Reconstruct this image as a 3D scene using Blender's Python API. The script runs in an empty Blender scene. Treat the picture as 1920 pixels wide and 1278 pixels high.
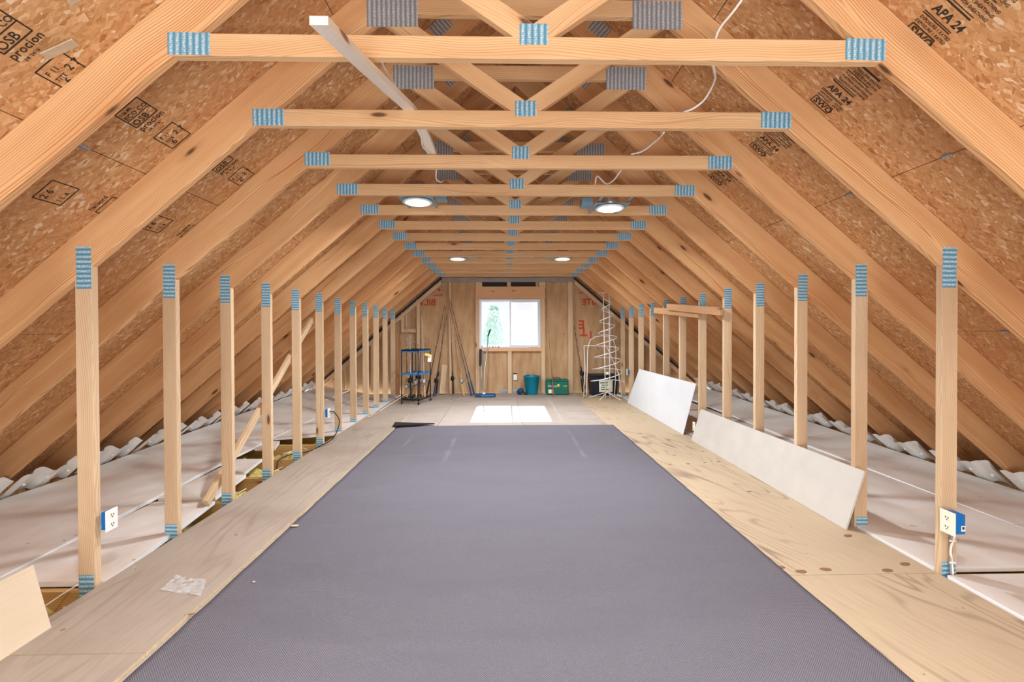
import bpy, bmesh, math, random
from mathutils import Vector, Matrix
random.seed(7)
S = bpy.context.scene
COL = S.collection

# ------------------------------------------------------------------ camera (solved from the truss grid)
CF, YAW, PIT, ROLL, CX, CZ, SY = 839.83, .0222, .0087, .0034, -.1313, 1.3648, 12.68
def cam_axes():
    cy, sy = math.cos(YAW), math.sin(YAW); cp, sp = math.cos(PIT), math.sin(PIT); cr, sr = math.cos(ROLL), math.sin(ROLL)
    def img(d):
        x, y, z = cy*d[0]-sy*d[1], sy*d[0]+cy*d[1], d[2]
        y, z = cp*y-sp*z, sp*y+cp*z
        return (cr*x-sr*z, y, sr*x+cr*z)
    e = [img(v) for v in ((1,0,0),(0,1,0),(0,0,1))]
    return [Vector((e[0][k], e[1][k], e[2][k])) for k in (0,1,2)]   # right, forward, up
RT, FW, UP = cam_axes()
cd = bpy.data.cameras.new('camera'); cam = bpy.data.objects.new('camera', cd); COL.objects.link(cam)
cam.matrix_world = Matrix(((RT.x,UP.x,-FW.x,CX),(RT.y,UP.y,-FW.y,0),(RT.z,UP.z,-FW.z,CZ),(0,0,0,1)))
cd.sensor_width = 36; cd.lens = CF*36/1920; cd.shift_y = -SY/1920; cd.clip_start = .02
S.camera = cam
CAM = Vector((CX,0,CZ))
def ray(px, py): return FW + RT*((px-960)/CF) - UP*((py-639+SY)/CF)
def at(px, py, y):                       # point of the photograph at a known depth
    r = ray(px, py); return CAM + r*(y/r.y)
def atx(px, py, x):
    r = ray(px, py); return CAM + r*((x-CX)/r.x)
def fl(px, py, h=0):
    r = ray(px, py); return CAM + r*((h-CZ)/r.z)

# ------------------------------------------------------------------ world, sun, exposure
w = bpy.data.worlds.new('sky'); S.world = w; w.use_nodes = True
bg = w.node_tree.nodes['Background']; bg.inputs[0].default_value = (.86,.93,1,1); bg.inputs[1].default_value = 1.15
sd = bpy.data.lights.new('sun', 'SUN'); sd.energy = 26; sd.angle = .009; sd.color = (1,.97,.92)
so = bpy.data.objects.new('sun', sd); COL.objects.link(so)
so.rotation_euler = Vector((.01,1,.63)).to_track_quat('Z','Y').to_euler()
S.view_settings.view_transform = 'Standard'; S.view_settings.look = 'None'
S.view_settings.exposure = 0.0; S.view_settings.gamma = 1; S.view_settings.use_curve_mapping = False
def area(name, loc, target, sx, sy, power, color=(1,1,1)):
    d = bpy.data.lights.new(name, 'AREA'); d.shape = 'RECTANGLE'; d.size = sx; d.size_y = sy; d.energy = power; d.color = color
    o = bpy.data.objects.new(name, d); COL.objects.link(o); o.location = loc
    o.rotation_euler = (Vector(target)-Vector(loc)).to_track_quat('-Z','Y').to_euler(); return o
area('rear_fill', (0,-2.35,1.35), (0,5,1.2), 4.0, 2.0, 104, (.85,.93,1))  # added soft lamp behind the camera, brightens the faces turned this way
area('low_up_fill', (0,-1.5,.10), (0,.6,2.6), 3.4, 1.2, 210, (.88,.945,1))  # added low lamp aimed upward to lift the undersides of the timber

# ------------------------------------------------------------------ materials
def srgb(r, g, b):
    f = lambda c: (c/255/12.92) if c/255 <= .04045 else ((c/255+.055)/1.055)**2.4
    return (f(r), f(g), f(b), 1)
class NT:
    def __init__(s, name):
        s.m = bpy.data.materials.new(name); s.m.use_nodes = True; s.t = s.m.node_tree; s.b = s.t.nodes['Principled BSDF']
    def n(s, typ, ins=None, **kw):
        nd = s.t.nodes.new(typ)
        for k, v in kw.items(): setattr(nd, k, v)
        for k, v in (ins or {}).items():
            if isinstance(v, bpy.types.NodeSocket): s.t.links.new(v, nd.inputs[k])
            else: nd.inputs[k].default_value = v
        return nd
    def math(s, op, a, b=0., c=None):
        ins = {0: a, 1: b}
        if c is not None: ins[2] = c
        return s.n('ShaderNodeMath', ins, operation=op).outputs[0]
    def ramp(s, fac, stops, interp='LINEAR'):
        r = s.n('ShaderNodeValToRGB', {0: fac}); cr = r.color_ramp; cr.interpolation = interp
        while len(cr.elements) < len(stops): cr.elements.new(.5)
        for e, (p, c) in zip(cr.elements, stops): e.position = p; e.color = c if not isinstance(c, (int, float)) else (c, c, c, 1)
        return r.outputs[0]
    def mix(s, fac, a, b, typ='MIX'):
        nd = s.n('ShaderNodeMix', data_type='RGBA', blend_type=typ)
        for k, v in ((0, fac), (6, a), (7, b)):
            if isinstance(v, bpy.types.NodeSocket): s.t.links.new(v, nd.inputs[k])
            else: nd.inputs[k].default_value = v
        return nd.outputs[2]
    def noise(s, vec, scale, detail=3, rough=.55, dist=0):
        return s.n('ShaderNodeTexNoise', {'Vector': vec, 'Scale': scale, 'Detail': detail, 'Roughness': rough, 'Distortion': dist}).outputs[0]
    def mapping(s, vec, scale=(1,1,1), loc=(0,0,0), rot=(0,0,0)):
        return s.n('ShaderNodeMapping', {'Vector': vec, 'Scale': scale, 'Location': loc, 'Rotation': rot}).outputs[0]
    def objcoord(s, rnd=True):
        tc = s.n('ShaderNodeTexCoord').outputs['Object']
        if not rnd: return tc
        oi = s.n('ShaderNodeObjectInfo').outputs['Random']
        off = s.n('ShaderNodeCombineXYZ', {0: s.math('MULTIPLY', oi, 37.), 1: 0., 2: 0.}).outputs[0]
        return s.n('ShaderNodeVectorMath', {0: tc, 1: off}, operation='ADD').outputs[0]
    def bump(s, h, strength=.3, dist=.002):
        b = s.n('ShaderNodeBump', {'Height': h, 'Strength': strength, 'Distance': dist})
        s.t.links.new(b.outputs[0], s.b.inputs['Normal'])
    def out(s, col, rough=.7, spec=.3, metal=0):
        if isinstance(col, bpy.types.NodeSocket): s.t.links.new(col, s.b.inputs['Base Color'])
        else: s.b.inputs['Base Color'].default_value = col
        if isinstance(rough, bpy.types.NodeSocket): s.t.links.new(rough, s.b.inputs['Roughness'])
        else: s.b.inputs['Roughness'].default_value = rough
        s.b.inputs['Specular IOR Level'].default_value = spec; s.b.inputs['Metallic'].default_value = metal
        return s.m

def make_lumber(name, light, dark, knotc=srgb(120,75,42), band=.55, vary=.10):
    g = NT(name); v = g.objcoord()
    oi = g.n('ShaderNodeObjectInfo').outputs['Random']
    lowx = g.mapping(v, (.38, .0, .0))
    wob = g.noise(lowx, 1.6, 2)
    sep = g.n('ShaderNodeSeparateXYZ', {0: v})
    cz = g.math('MULTIPLY_ADD', g.math('SUBTRACT', oi, .5), .16, g.math('MULTIPLY', g.math('SUBTRACT', wob, .5), .30))
    y = g.math('ADD', sep.outputs[1], .03)
    z = g.math('ADD', sep.outputs[2], cz)
    nn = g.math('MULTIPLY', g.noise(g.mapping(v, (.8, 8, 8)), 1.0, 2), .034)
    r = g.math('SQRT', g.math('ADD', g.math('MULTIPLY', y, y), g.math('MULTIPLY', z, z)))
    r = g.math('ADD', r, nn)
    rings = g.math('SINE', g.math('MULTIPLY', r, 640.))
    rings = g.math('MULTIPLY', g.math('POWER', g.math('MULTIPLY_ADD', rings, .5, .5), 2.6), g.ramp(g.noise(g.mapping(v, (.6, 14, 14), (3,0,0)), 1., 2), [(.32, .35), (.6, 1.)]))
    fib = g.noise(g.mapping(v, (5, 160, 160)), 1.0, 3)
    tone = g.noise(g.mapping(v, (.7, 6, 6)), 1.0, 3)
    f = g.math('MULTIPLY_ADD', fib, .3, g.math('MULTIPLY', rings, band))
    c = g.mix(g.math('MINIMUM', f, 1.), light, dark)
    c = g.mix(g.math('MULTIPLY', g.ramp(tone, [(.35, 0.), (.75, 1.)]), .5), c, dark)
    # knots
    kv = g.mapping(v, (2.6, 9, 9))
    vo = g.n('ShaderNodeTexVoronoi', {'Vector': kv, 'Scale': 1., 'Randomness': 1.})
    d = vo.outputs['Distance']; cc = g.n('ShaderNodeSeparateColor', {0: vo.outputs['Color']}).outputs[0]
    on = g.math('GREATER_THAN', cc, .64)
    k = g.math('MULTIPLY', g.ramp(d, [(.09, 1.), (.15, 0.)]), on)
    k2 = g.math('MULTIPLY', g.ramp(d, [(.08, 1.), (.34, 0.)]), on)
    c = g.mix(g.math('MULTIPLY', k2, .45), c, dark); c = g.mix(g.math('MULTIPLY', k, .85), c, knotc)
    hs = g.n('ShaderNodeHueSaturation', {'Hue': .5, 'Saturation': 1., 'Value': g.math('MULTIPLY_ADD', oi, vary, 1-vary*.5), 'Color': c}).outputs[0]
    g.bump(f, .12, .001)
    return g.out(hs, .62, .25)
M = {}
M['lumber'] = make_lumber('rafter_wood', srgb(238,197,146), srgb(182,116,64), srgb(70,40,24), .78)
M['stud'] = make_lumber('stud_wood', srgb(230,206,172), srgb(182,142,102), srgb(92,56,32), band=.5)
M['tie'] = make_lumber('tie_wood', srgb(234,198,152), srgb(184,130,80), srgb(80,48,30), band=.5)
M['brace'] = make_lumber('brace_wood', srgb(210,166,122), srgb(160,110,70), band=.4)
M['header'] = make_lumber('header_wood', srgb(228,186,146), srgb(205,156,112), band=.25)
M['chord'] = make_lumber('chord_wood', srgb(214,176,118), srgb(160,116,66), band=.5)
M['pale_strip'] = make_lumber('pale_strip_wood', srgb(246,238,226), srgb(216,200,178), band=.15)

def make_osb():
    g = NT('osb'); tc = g.n('ShaderNodeNewGeometry').outputs['Position']
    v = tc
    col = None
    wv = g.n('ShaderNodeTexNoise', {'Vector': v, 'Scale': 5., 'Detail': 3.}).outputs['Color']
    v = g.n('ShaderNodeVectorMath', {0: v, 1: g.n('ShaderNodeVectorMath', {0: wv, 3: .06}, operation='SCALE').outputs[0]}, operation='ADD').outputs[0]
    flakes = []
    for i, (rot, sc) in enumerate([((.2,.9,.4), (11, 40, 30)), ((.5,-.7,1.3), (12, 42, 28)), ((.9,.2,2.3), (18, 60, 45)), ((.1,.4,-.7), (9, 34, 26))]):
        sc = (sc[0]*.85, sc[1]*1.5, sc[2]*1.35)
        vo = g.n('ShaderNodeTexVoronoi', {'Vector': g.mapping(v, sc, (i*3.1,1.7*i,0), rot), 'Scale': 1., 'Randomness': 1.})
        cc = g.n('ShaderNodeSeparateColor', {0: vo.outputs['Color']})
        flakes.append((cc.outputs[0], cc.outputs[1], vo.outputs['Distance']))
    stops = [(0., srgb(166,112,66)), (.12, srgb(192,142,92)), (.5, srgb(207,158,108)), (.85, srgb(219,172,122)), (.95, srgb(232,198,154)), (1., srgb(240,222,190))]
    cs = [g.ramp(f[0], stops) for f in flakes]
    m1 = g.math('GREATER_THAN', flakes[2][1], .5); m2 = g.math('GREATER_THAN', flakes[0][1], .55); m3 = g.math('GREATER_THAN', flakes[3][1], .6)
    c = g.mix(m1, cs[0], cs[1]); c = g.mix(m2, c, cs[3]); c = g.mix(g.math('MULTIPLY', m3, .8), c, cs[2])
    fine = g.noise(g.mapping(v, (60, 200, 160), (0,0,0), (.2,.9,.4)), 1., 2)
    c = g.mix(g.math('MULTIPLY', g.ramp(fine, [(.3, 1.), (.6, 0.)]), .2), c, srgb(150,92,50))
    big = g.noise(tc, 1.3, 3)
    c = g.mix(g.math('MULTIPLY', g.ramp(big, [(.4, 0.), (.7, 1.)]), .35), c, srgb(180,118,74))
    dk = g.ramp(g.noise(g.mapping(v, (30, 90, 60), (5,0,0), (.5,-.7,1.3)), 1., 2), [(.22, 1.), (.27, 0.)])
    c = g.mix(g.math('MULTIPLY', dk, .7), c, srgb(70,40,22))
    g.bump(flakes[0][0], .25, .002)
    return g.out(c, .6, .3)
M['osb'] = make_osb()

def make_ply(name, light, dark, grain_rot, ringscale=26., knots=True, ringmix=.55, blot=None):
    g = NT(name); v = g.objcoord()
    v2 = g.mapping(v, (1, 1, 1), (0,0,0), (0,0,grain_rot))
    lv = g.mapping(v2, (.45, 2.6, 1))
    base = g.noise(lv, 1.0, 2, .4, .3)
    r = g.math('SINE', g.math('MULTIPLY', base, ringscale*3.2))
    r = g.ramp(r, [(.0, 0.), (1., 1.)])
    r = g.math('POWER', r, 3.)
    msk = g.ramp(g.noise(v2, .9, 2), [(.42, 0.), (.6, 1.)])
    fib = g.noise(g.mapping(v2, (4, 90, 1)), 1., 3)
    c = g.mix(g.math('MULTIPLY', fib, .55), light, dark)
    c = g.mix(g.math('MULTIPLY', g.math('MULTIPLY', r, msk), ringmix), c, dark)
    c = g.mix(g.math('MULTIPLY', g.ramp(g.noise(v, 1.7, 4), [(.45, 0.), (.75, 1.)]), .45), c, blot or dark)
    if knots:
        vo = g.n('ShaderNodeTexVoronoi', {'Vector': g.mapping(v2, (2.2, 4.0, 1)), 'Scale': 1.})
        on = g.math('GREATER_THAN', g.n('ShaderNodeSeparateColor', {0: vo.outputs['Color']}).outputs[0], .72)
        k = g.math('MULTIPLY', g.ramp(vo.outputs['Distance'], [(.05, 1.), (.09, 0.)]), on)
        c = g.mix(g.math('MULTIPLY', k, .7), c, srgb(104,72,48))
    vs = g.n('ShaderNodeTexVoronoi', {'Vector': g.mapping(v, (14, 22, 1)), 'Scale': 1.})
    sp = g.math('MULTIPLY', g.ramp(vs.outputs['Distance'], [(.07, 1.), (.11, 0.)]), g.math('GREATER_THAN', g.n('ShaderNodeSeparateColor', {0: vs.outputs['Color']}).outputs[1], .88))
    c = g.mix(g.math('MULTIPLY', sp, .7), c, srgb(90,66,48))
    g.bump(fib, .15, .001)
    return g.out(c, .7, .25)
M['ply_left'] = make_ply('plywood_left', srgb(176,162,148), srgb(126,110,98), math.pi/2, 20, False, .4)
M['ply_right'] = make_ply('plywood_right', srgb(204,184,154), srgb(124,102,86), math.pi/2-.25, 30, True, .75, srgb(176,152,130))
M['ply_floor'] = make_ply('plywood_floor', srgb(182,170,160), srgb(138,124,114), .2, 24, True, .5)
M['ply_board'] = make_ply('plywood_board', srgb(216,198,172), srgb(190,168,140), 0, 14, False, .25)

def flat(name, col, rough=.6, spec=.3, metal=0, var=0., scale=8.):
    g = NT(name)
    c = col
    if var:
        v = g.objcoord(); nz = g.noise(v, scale, 4)
        dk = (col[0]*(1-var), col[1]*(1-var), col[2]*(1-var), 1)
        c = g.mix(g.ramp(nz, [(.3, 0.), (.7, 1.)]), col, dk)
    return g.out(c, rough, spec, metal)

def make_plate(name, base, hi, metal=.35):
    g = NT(name); v = g.objcoord(False)
    sep = g.n('ShaderNodeSeparateXYZ', {0: v})
    px, pz = sep.outputs[0], sep.outputs[2]
    a = g.math('MULTIPLY_ADD', g.math('SINE', g.math('MULTIPLY', px, 2*math.pi/.0254)), .5, .5)
    b = g.math('MULTIPLY_ADD', g.math('SINE', g.math('MULTIPLY', pz, 2*math.pi/.0085)), .5, .5)
    nz = g.noise(v, 120, 2)
    slot = g.math('MULTIPLY', g.math('POWER', a, 1.5), g.math('MULTIPLY_ADD', b, .45, g.math('MULTIPLY', g.ramp(nz, [(.38, 0.), (.6, 1.)]), .75)))
    c = g.mix(g.math('MINIMUM', g.math('MULTIPLY', slot, 1.1), 1.), base, hi)
    dk = g.math('MULTIPLY', g.math('LESS_THAN', a, .22), .35)
    c = g.mix(dk, c, (base[0]*.5, base[1]*.5, base[2]*.5, 1))
    g.bump(slot, .5, .002)
    return g.out(c, .42, .5, metal)
M['plate'] = make_plate('galvanised_blue', srgb(98,160,190), srgb(206,228,234), .1)
M['plate_grey'] = make_plate('galvanised_grey', srgb(146,152,156), srgb(210,212,212), .15)
M['felt'] = flat('roof_felt', srgb(40,36,34), .95)

def make_foam():
    g = NT('foam_panel'); v = g.objcoord()
    n1 = g.noise(g.mapping(v, (1.3, .6, 1)), 1.6, 4)
    c = g.mix(g.ramp(n1, [(.38, 0.), (.68, 1.)]), srgb(226,222,218), srgb(205,193,183))
    n2 = g.noise(g.mapping(v, (.7, 2.6, 1), (9,0,0)), 1.2, 3)
    c = g.mix(g.math('MULTIPLY', g.ramp(n2, [(.55, 0.), (.75, 1.)]), .55), c, srgb(222,186,146))
    vs = g.n('ShaderNodeTexVoronoi', {'Vector': g.mapping(v, (7, 13, 1), (0,0,0), (0,0,.5)), 'Scale': 1.})
    sp = g.math('MULTIPLY', g.ramp(vs.outputs['Distance'], [(.06, 1.), (.1, 0.)]), g.math('GREATER_THAN', g.n('ShaderNodeSeparateColor', {0: vs.outputs['Color']}).outputs[1], .8))
    c = g.mix(g.math('MULTIPLY', sp, .7), c, srgb(130,96,70))
    return g.out(c, .75, .2)
M['foam'] = make_foam()
M['foam_edge'] = flat('foam_edge', srgb(246,246,246), .6)

def make_carpet():
    g = NT('carpet_weave'); v = g.objcoord(False)
    s = g.n('ShaderNodeSeparateXYZ', {0: v}); K = 2*math.pi/.0095
    a = g.math('SINE', g.math('MULTIPLY', s.outputs[0], K)); b = g.math('SINE', g.math('MULTIPLY', s.outputs[1], K))
    wv = g.math('MULTIPLY_ADD', g.math('MULTIPLY', a, b), .5, .5)
    nz = g.noise(v, 160, 2)
    big = g.noise(g.mapping(v, (1, 3, 1)), 1.3, 4)
    c = g.mix(wv, srgb(74,71,78), srgb(143,140,149))
    c = g.mix(g.math('MULTIPLY', g.ramp(nz, [(.3, 1.), (.7, 0.)]), .35), c, srgb(74,68,74))
    c = g.mix(g.math('MULTIPLY', g.ramp(big, [(.4, 0.), (.7, 1.)]), .18), c, srgb(92,88,96))
    g.bump(wv, .5, .003)
    return g.out(c, .95, .03)
M['carpet'] = make_carpet()
M['carpet_back'] = flat('carpet_back', srgb(38,34,34), .9)

def make_insul():
    g = NT('insulation'); v = g.objcoord(False)
    n = g.noise(g.mapping(v, (14, 30, 14)), 1., 4, .6, 1.2)
    c = g.mix(g.ramp(n, [(.3, 0.), (.7, 1.)]), srgb(236,222,146), srgb(176,150,84))
    g.bump(n, .8, .02); return g.out(c, .95, .05)
M['insul'] = make_insul()
def make_sheathing():
    g = NT('kraft_sheathing'); v = g.objcoord(False)
    n = g.noise(g.mapping(v, (5, 1, 1.2)), 1.5, 4)
    c = g.mix(g.ramp(n, [(.35, 0.), (.7, 1.)]), srgb(208,174,134), srgb(178,142,106))
    f = g.noise(v, 90, 2); c = g.mix(g.math('MULTIPLY', f, .2), c, srgb(140,104,72))
    vs = g.n('ShaderNodeTexVoronoi', {'Vector': g.mapping(v, (3.3, 1, 2.6)), 'Scale': 1.})
    c = g.mix(g.math('MULTIPLY', g.ramp(vs.outputs['Distance'], [(.04, 1.), (.06, 0.)]), .7), c, srgb(90,60,40))
    return g.out(c, .85, .15)
M['kraft'] = make_sheathing()
M['white_board'] = flat('white_hardboard', srgb(226,230,234), .5, .3, 0, .06, 3)
M['beige_board'] = flat('pale_hardboard', srgb(206,201,194), .6, .25, 0, .10, 5)
M['white_plastic'] = flat('white_plastic', srgb(240,240,240), .4)
M['white_wire'] = flat('white_wire', srgb(236,236,234), .4)
M['cream'] = flat('cream_plastic', srgb(238,236,216), .4)
M['blue_box'] = flat('blue_plastic', srgb(10,108,184), .45)
M['slot'] = flat('slot_dark', srgb(60,56,52), .6)
M['black'] = flat('black_plastic', srgb(26,28,34), .45)
M['black_tote'] = flat('black_tote', srgb(22,32,44), .5)
M['navy'] = flat('navy_plastic', srgb(24,66,108), .4)
M['blue_shelf'] = flat('blue_shelf', srgb(42,122,186), .45)
M['grey_metal'] = flat('grey_metal', srgb(168,174,178), .35, .5, .6)
M['steel_blue'] = flat('can_frame_metal', srgb(128,168,188), .35, .5, .5)
M['alu'] = flat('can_aluminium', srgb(205,205,205), .25, .5, .9)
M['teal'] = flat('teal_plastic', srgb(0,124,150), .35, .4)
M['green'] = flat('green_case', srgb(20,104,88), .4)
M['red'] = flat('red_stencil', srgb(196,78,52), .8)
M['ink'] = flat('black_stencil', srgb(58,44,34), .8)
M['yellow'] = flat('yellow', srgb(232,216,120), .5)
M['cork'] = flat('cork_grip', srgb(206,168,122), .7, .2, 0, .2, 60)
M['rod_dark'] = flat('rod_dark', srgb(48,44,50), .35, .5)
M['rod_brown'] = flat('rod_brown', srgb(140,88,56), .4, .5)
M['silver'] = flat('reel_silver', srgb(190,192,196), .3, .5, .6)
M['vinyl'] = flat('window_vinyl', srgb(224,226,232), .4)
M['grey_strip'] = flat('grey_board', srgb(158,152,148), .6, .3, 0, .2, 6)  # grey with darker mottling
M['dark_board_and_shade'] = flat('dark_sheathing_and_shade', srgb(70,64,66), .8)  # dark upper sheathing; also colours the painted shade above the sloped boards
M['splinter'] = flat('splinter', srgb(136,102,72), .8)
M['ply_edge'] = flat('plywood_edge', srgb(226,202,162), .7, .2, 0, .25, 40)
M['chip'] = flat('wood_chip', srgb(214,196,168), .7, .2, 0, .2, 30)
M['bark'] = flat('bark', srgb(120,92,70), .9)
g = NT('leaf'); oi = g.n('ShaderNodeTexNoise', {'Vector': g.objcoord(False), 'Scale': 3.}).outputs[0]
M['leaf'] = g.out(g.mix(oi, srgb(110,172,156), srgb(206,232,222)), .6)
M['snow_white'] = flat('pale_render', srgb(235,238,242), .8)
g = NT('baffle_plastic'); g.b.inputs['Transmission Weight'].default_value = .12; M['baffle'] = g.out(srgb(242,240,236), .35, .4)
g = NT('clear_bag'); g.b.inputs['Alpha'].default_value = .38; M['bag'] = g.out(srgb(230,234,238), .12, .8)
g = NT('window_glass')
tr = g.n('ShaderNodeBsdfTransparent'); gl = g.n('ShaderNodeBsdfGlossy', {'Roughness': .02})
mx = g.n('ShaderNodeMixShader', {0: .05, 1: tr.outputs[0], 2: gl.outputs[0]}); g.t.links.new(mx.outputs[0], g.t.nodes['Material Output'].inputs[0]); M['glass'] = g.m
g = NT('insect_screen')
tr = g.n('ShaderNodeBsdfTransparent'); df = g.n('ShaderNodeBsdfDiffuse', {'Color': srgb(226,230,236)})
mx = g.n('ShaderNodeMixShader', {0: .5, 1: tr.outputs[0], 2: df.outputs[0]}); g.t.links.new(mx.outputs[0], g.t.nodes['Material Output'].inputs[0]); M['screen'] = g.m
def emis(name, col, s):
    g = NT(name); g.out(col); g.b.inputs['Emission Color'].default_value = col; g.b.inputs['Emission Strength'].default_value = s; return g.m
M['lamp'] = emis('lamp_lens', (1,.98,.95,1), 14)

# ------------------------------------------------------------------ helpers
def tag(o, label=None, cat=None, group=None, kind=None):
    if label: o['label'] = label
    if cat: o['category'] = cat
    if group: o['group'] = group
    if kind: o['kind'] = kind
    return o
def link(o, parent=None):
    COL.objects.link(o)
    if parent is not None: o.parent = parent
    return o
def wloc(o):
    p = Vector(o.location)
    while o.parent: o = o.parent; p = p + Vector(o.location)
    return p
def empty(name, loc, label=None, cat=None, group=None, kind=None):
    o = bpy.data.objects.new(name, None); o.empty_display_size = .05; link(o); o.location = loc
    return tag(o, label, cat, group, kind)
def raw(name, verts, faces, mat, parent=None, loc=(0,0,0), rot=None, bevel=0, smooth=False):
    """loc is a world position; parents are never rotated"""
    me = bpy.data.meshes.new(name); bm = bmesh.new()
    vs = [bm.verts.new(v) for v in verts]
    for f in faces:
        try: bm.faces.new([vs[i] for i in f])
        except ValueError: pass
    bmesh.ops.recalc_face_normals(bm, faces=bm.faces)
    if bevel: bmesh.ops.bevel(bm, geom=list(bm.edges), offset=bevel, segments=1, affect='EDGES', profile=.5)
    if smooth:
        for f in bm.faces: f.smooth = True
    bm.to_mesh(me); bm.free(); me.materials.append(M[mat] if isinstance(mat, str) else mat)
    o = bpy.data.objects.new(name, me); link(o, parent)
    p = Vector(loc) - (wloc(parent) if parent is not None else Vector((0,0,0)))
    o.location = p
    if rot is not None: o.rotation_euler = rot if not isinstance(rot, Matrix) else rot.to_euler()
    return o
BOXF = [(0,1,3,2),(4,6,7,5),(0,4,5,1),(2,3,7,6),(0,2,6,4),(1,5,7,3)]
def boxv(sx, sy, sz): return [(x*sx/2, y*sy/2, z*sz/2) for x in (-1,1) for y in (-1,1) for z in (-1,1)]
def box(name, c, size, mat, parent=None, rot=None, bevel=.002):
    return raw(name, boxv(*size), BOXF, mat, parent, c, rot, bevel)
def bar(name, p1, p2, wdt, hgt, mat, parent=None, up=(0,0,1), bevel=.002):
    """box with local X from p1 to p2; hgt along up, wdt across"""
    p1, p2 = Vector(p1), Vector(p2); x = (p2-p1); L = x.length; x.normalize()
    u = Vector(up); y = u.cross(x)
    if y.length < 1e-4: y = Vector((0,1,0)).cross(x)
    y.normalize(); z = x.cross(y)
    R = Matrix(((x.x,y.x,z.x),(x.y,y.y,z.y),(x.z,y.z,z.z)))
    return raw(name, boxv(L, wdt, hgt), BOXF, mat, parent, (p1+p2)/2, R, bevel)
def lum(name, poly, y0, th, ang, mat, parent=None, bevel=.0025):
    """lumber cut to a polygon in the XZ plane, th thick from y0, grain along ang"""
    cx = sum(p[0] for p in poly)/len(poly); cz = sum(p[1] for p in poly)/len(poly)
    c, s = math.cos(ang), math.sin(ang); n = len(poly)
    loc = [((p[0]-cx)*c+(p[1]-cz)*s, -(p[0]-cx)*s+(p[1]-cz)*c) for p in poly]
    vs = [(a, -th/2, b) for a, b in loc] + [(a, th/2, b) for a, b in loc]
    fs = [tuple(range(n)), tuple(range(2*n-1, n-1, -1))] + [(i, (i+1) % n, n+(i+1) % n, n+i) for i in range(n)]
    return raw(name, vs, fs, mat, parent, (cx, y0+th/2, cz), (0, -ang, 0), bevel)
def slab(name, poly, z0, z1, mat, parent=None, bevel=0, ang=0):
    """plate with polygon outline in XY; z0/z1 may be numbers or functions of (x, y)"""
    cx = sum(p[0] for p in poly)/len(poly); cy = sum(p[1] for p in poly)/len(poly); n = len(poly)
    g0 = z0 if callable(z0) else (lambda x, y: z0); g1 = z1 if callable(z1) else (lambda x, y: z1)
    c, s = math.cos(ang), math.sin(ang)
    L = [((p[0]-cx)*c+(p[1]-cy)*s, -(p[0]-cx)*s+(p[1]-cy)*c) for p in poly]
    vs = [(a, b, g0(*p)) for (a, b), p in zip(L, poly)] + [(a, b, g1(*p)) for (a, b), p in zip(L, poly)]
    fs = [tuple(range(n-1,-1,-1)), tuple(range(n, 2*n))] + [(i, (i+1) % n, n+(i+1) % n, n+i) for i in range(n)]
    return raw(name, vs, fs, mat, parent, (cx, cy, 0), (0,0,ang), bevel)
def smoothpts(pts, k=6):
    P = [Vector(p) for p in pts]
    if len(P) < 3: return P
    P = [P[0]*2-P[1]] + P + [P[-1]*2-P[-2]]; out = []
    for i in range(1, len(P)-2):
        a, b, c, d = P[i-1:i+3]
        for j in range(k):
            t = j/k; out.append(.5*((2*b)+(c-a)*t+(2*a-5*b+4*c-d)*t*t+(3*b-a-3*c+d)*t**3))
    out.append(P[-2]); return out
def tube(name, pts, r, mat, parent=None, seg=6, smooth=True, k=6):
    P = smoothpts(pts, k) if smooth else [Vector(p) for p in pts]
    n = len(P); rad = r if callable(r) else (lambda t: r)
    o0 = P[0].copy(); vs = []; fs = []
    up = Vector((0,0,1)); t0 = (P[1]-P[0]).normalized()
    if abs(t0.dot(up)) > .95: up = Vector((1,0,0))
    a = t0.cross(up).normalized()
    for i, p in enumerate(P):
        t = (P[min(i+1, n-1)]-P[max(i-1, 0)]).normalized()
        a = (a - t*a.dot(t)).normalized(); b = t.cross(a)
        for j in range(seg):
            q = 2*math.pi*j/seg; vs.append(p-o0+(a*math.cos(q)+b*math.sin(q))*rad(i/(n-1)))
    for i in range(n-1):
        for j in range(seg): fs.append((i*seg+j, i*seg+(j+1) % seg, (i+1)*seg+(j+1) % seg, (i+1)*seg+j))
    fs += [tuple(range(seg)), tuple(range((n-1)*seg, n*seg))]
    return raw(name, vs, fs, mat, parent, o0, None, 0, True)
def lathe(name, prof, c, mat, parent=None, seg=20, rot=None, sx=1., sy=1.):
    n = len(prof); vs = []; fs = []
    for r, z in prof:
        for j in range(seg): q = 2*math.pi*j/seg; vs.append((r*math.cos(q)*sx, r*math.sin(q)*sy, z))
    for i in range(n-1):
        for j in range(seg): fs.append((i*seg+j, i*seg+(j+1) % seg, (i+1)*seg+(j+1) % seg, (i+1)*seg+j))
    fs += [tuple(range(seg-1,-1,-1)), tuple(range((n-1)*seg, n*seg))]
    return raw(name, vs, fs, mat, parent, c, rot, 0, True)
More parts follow.
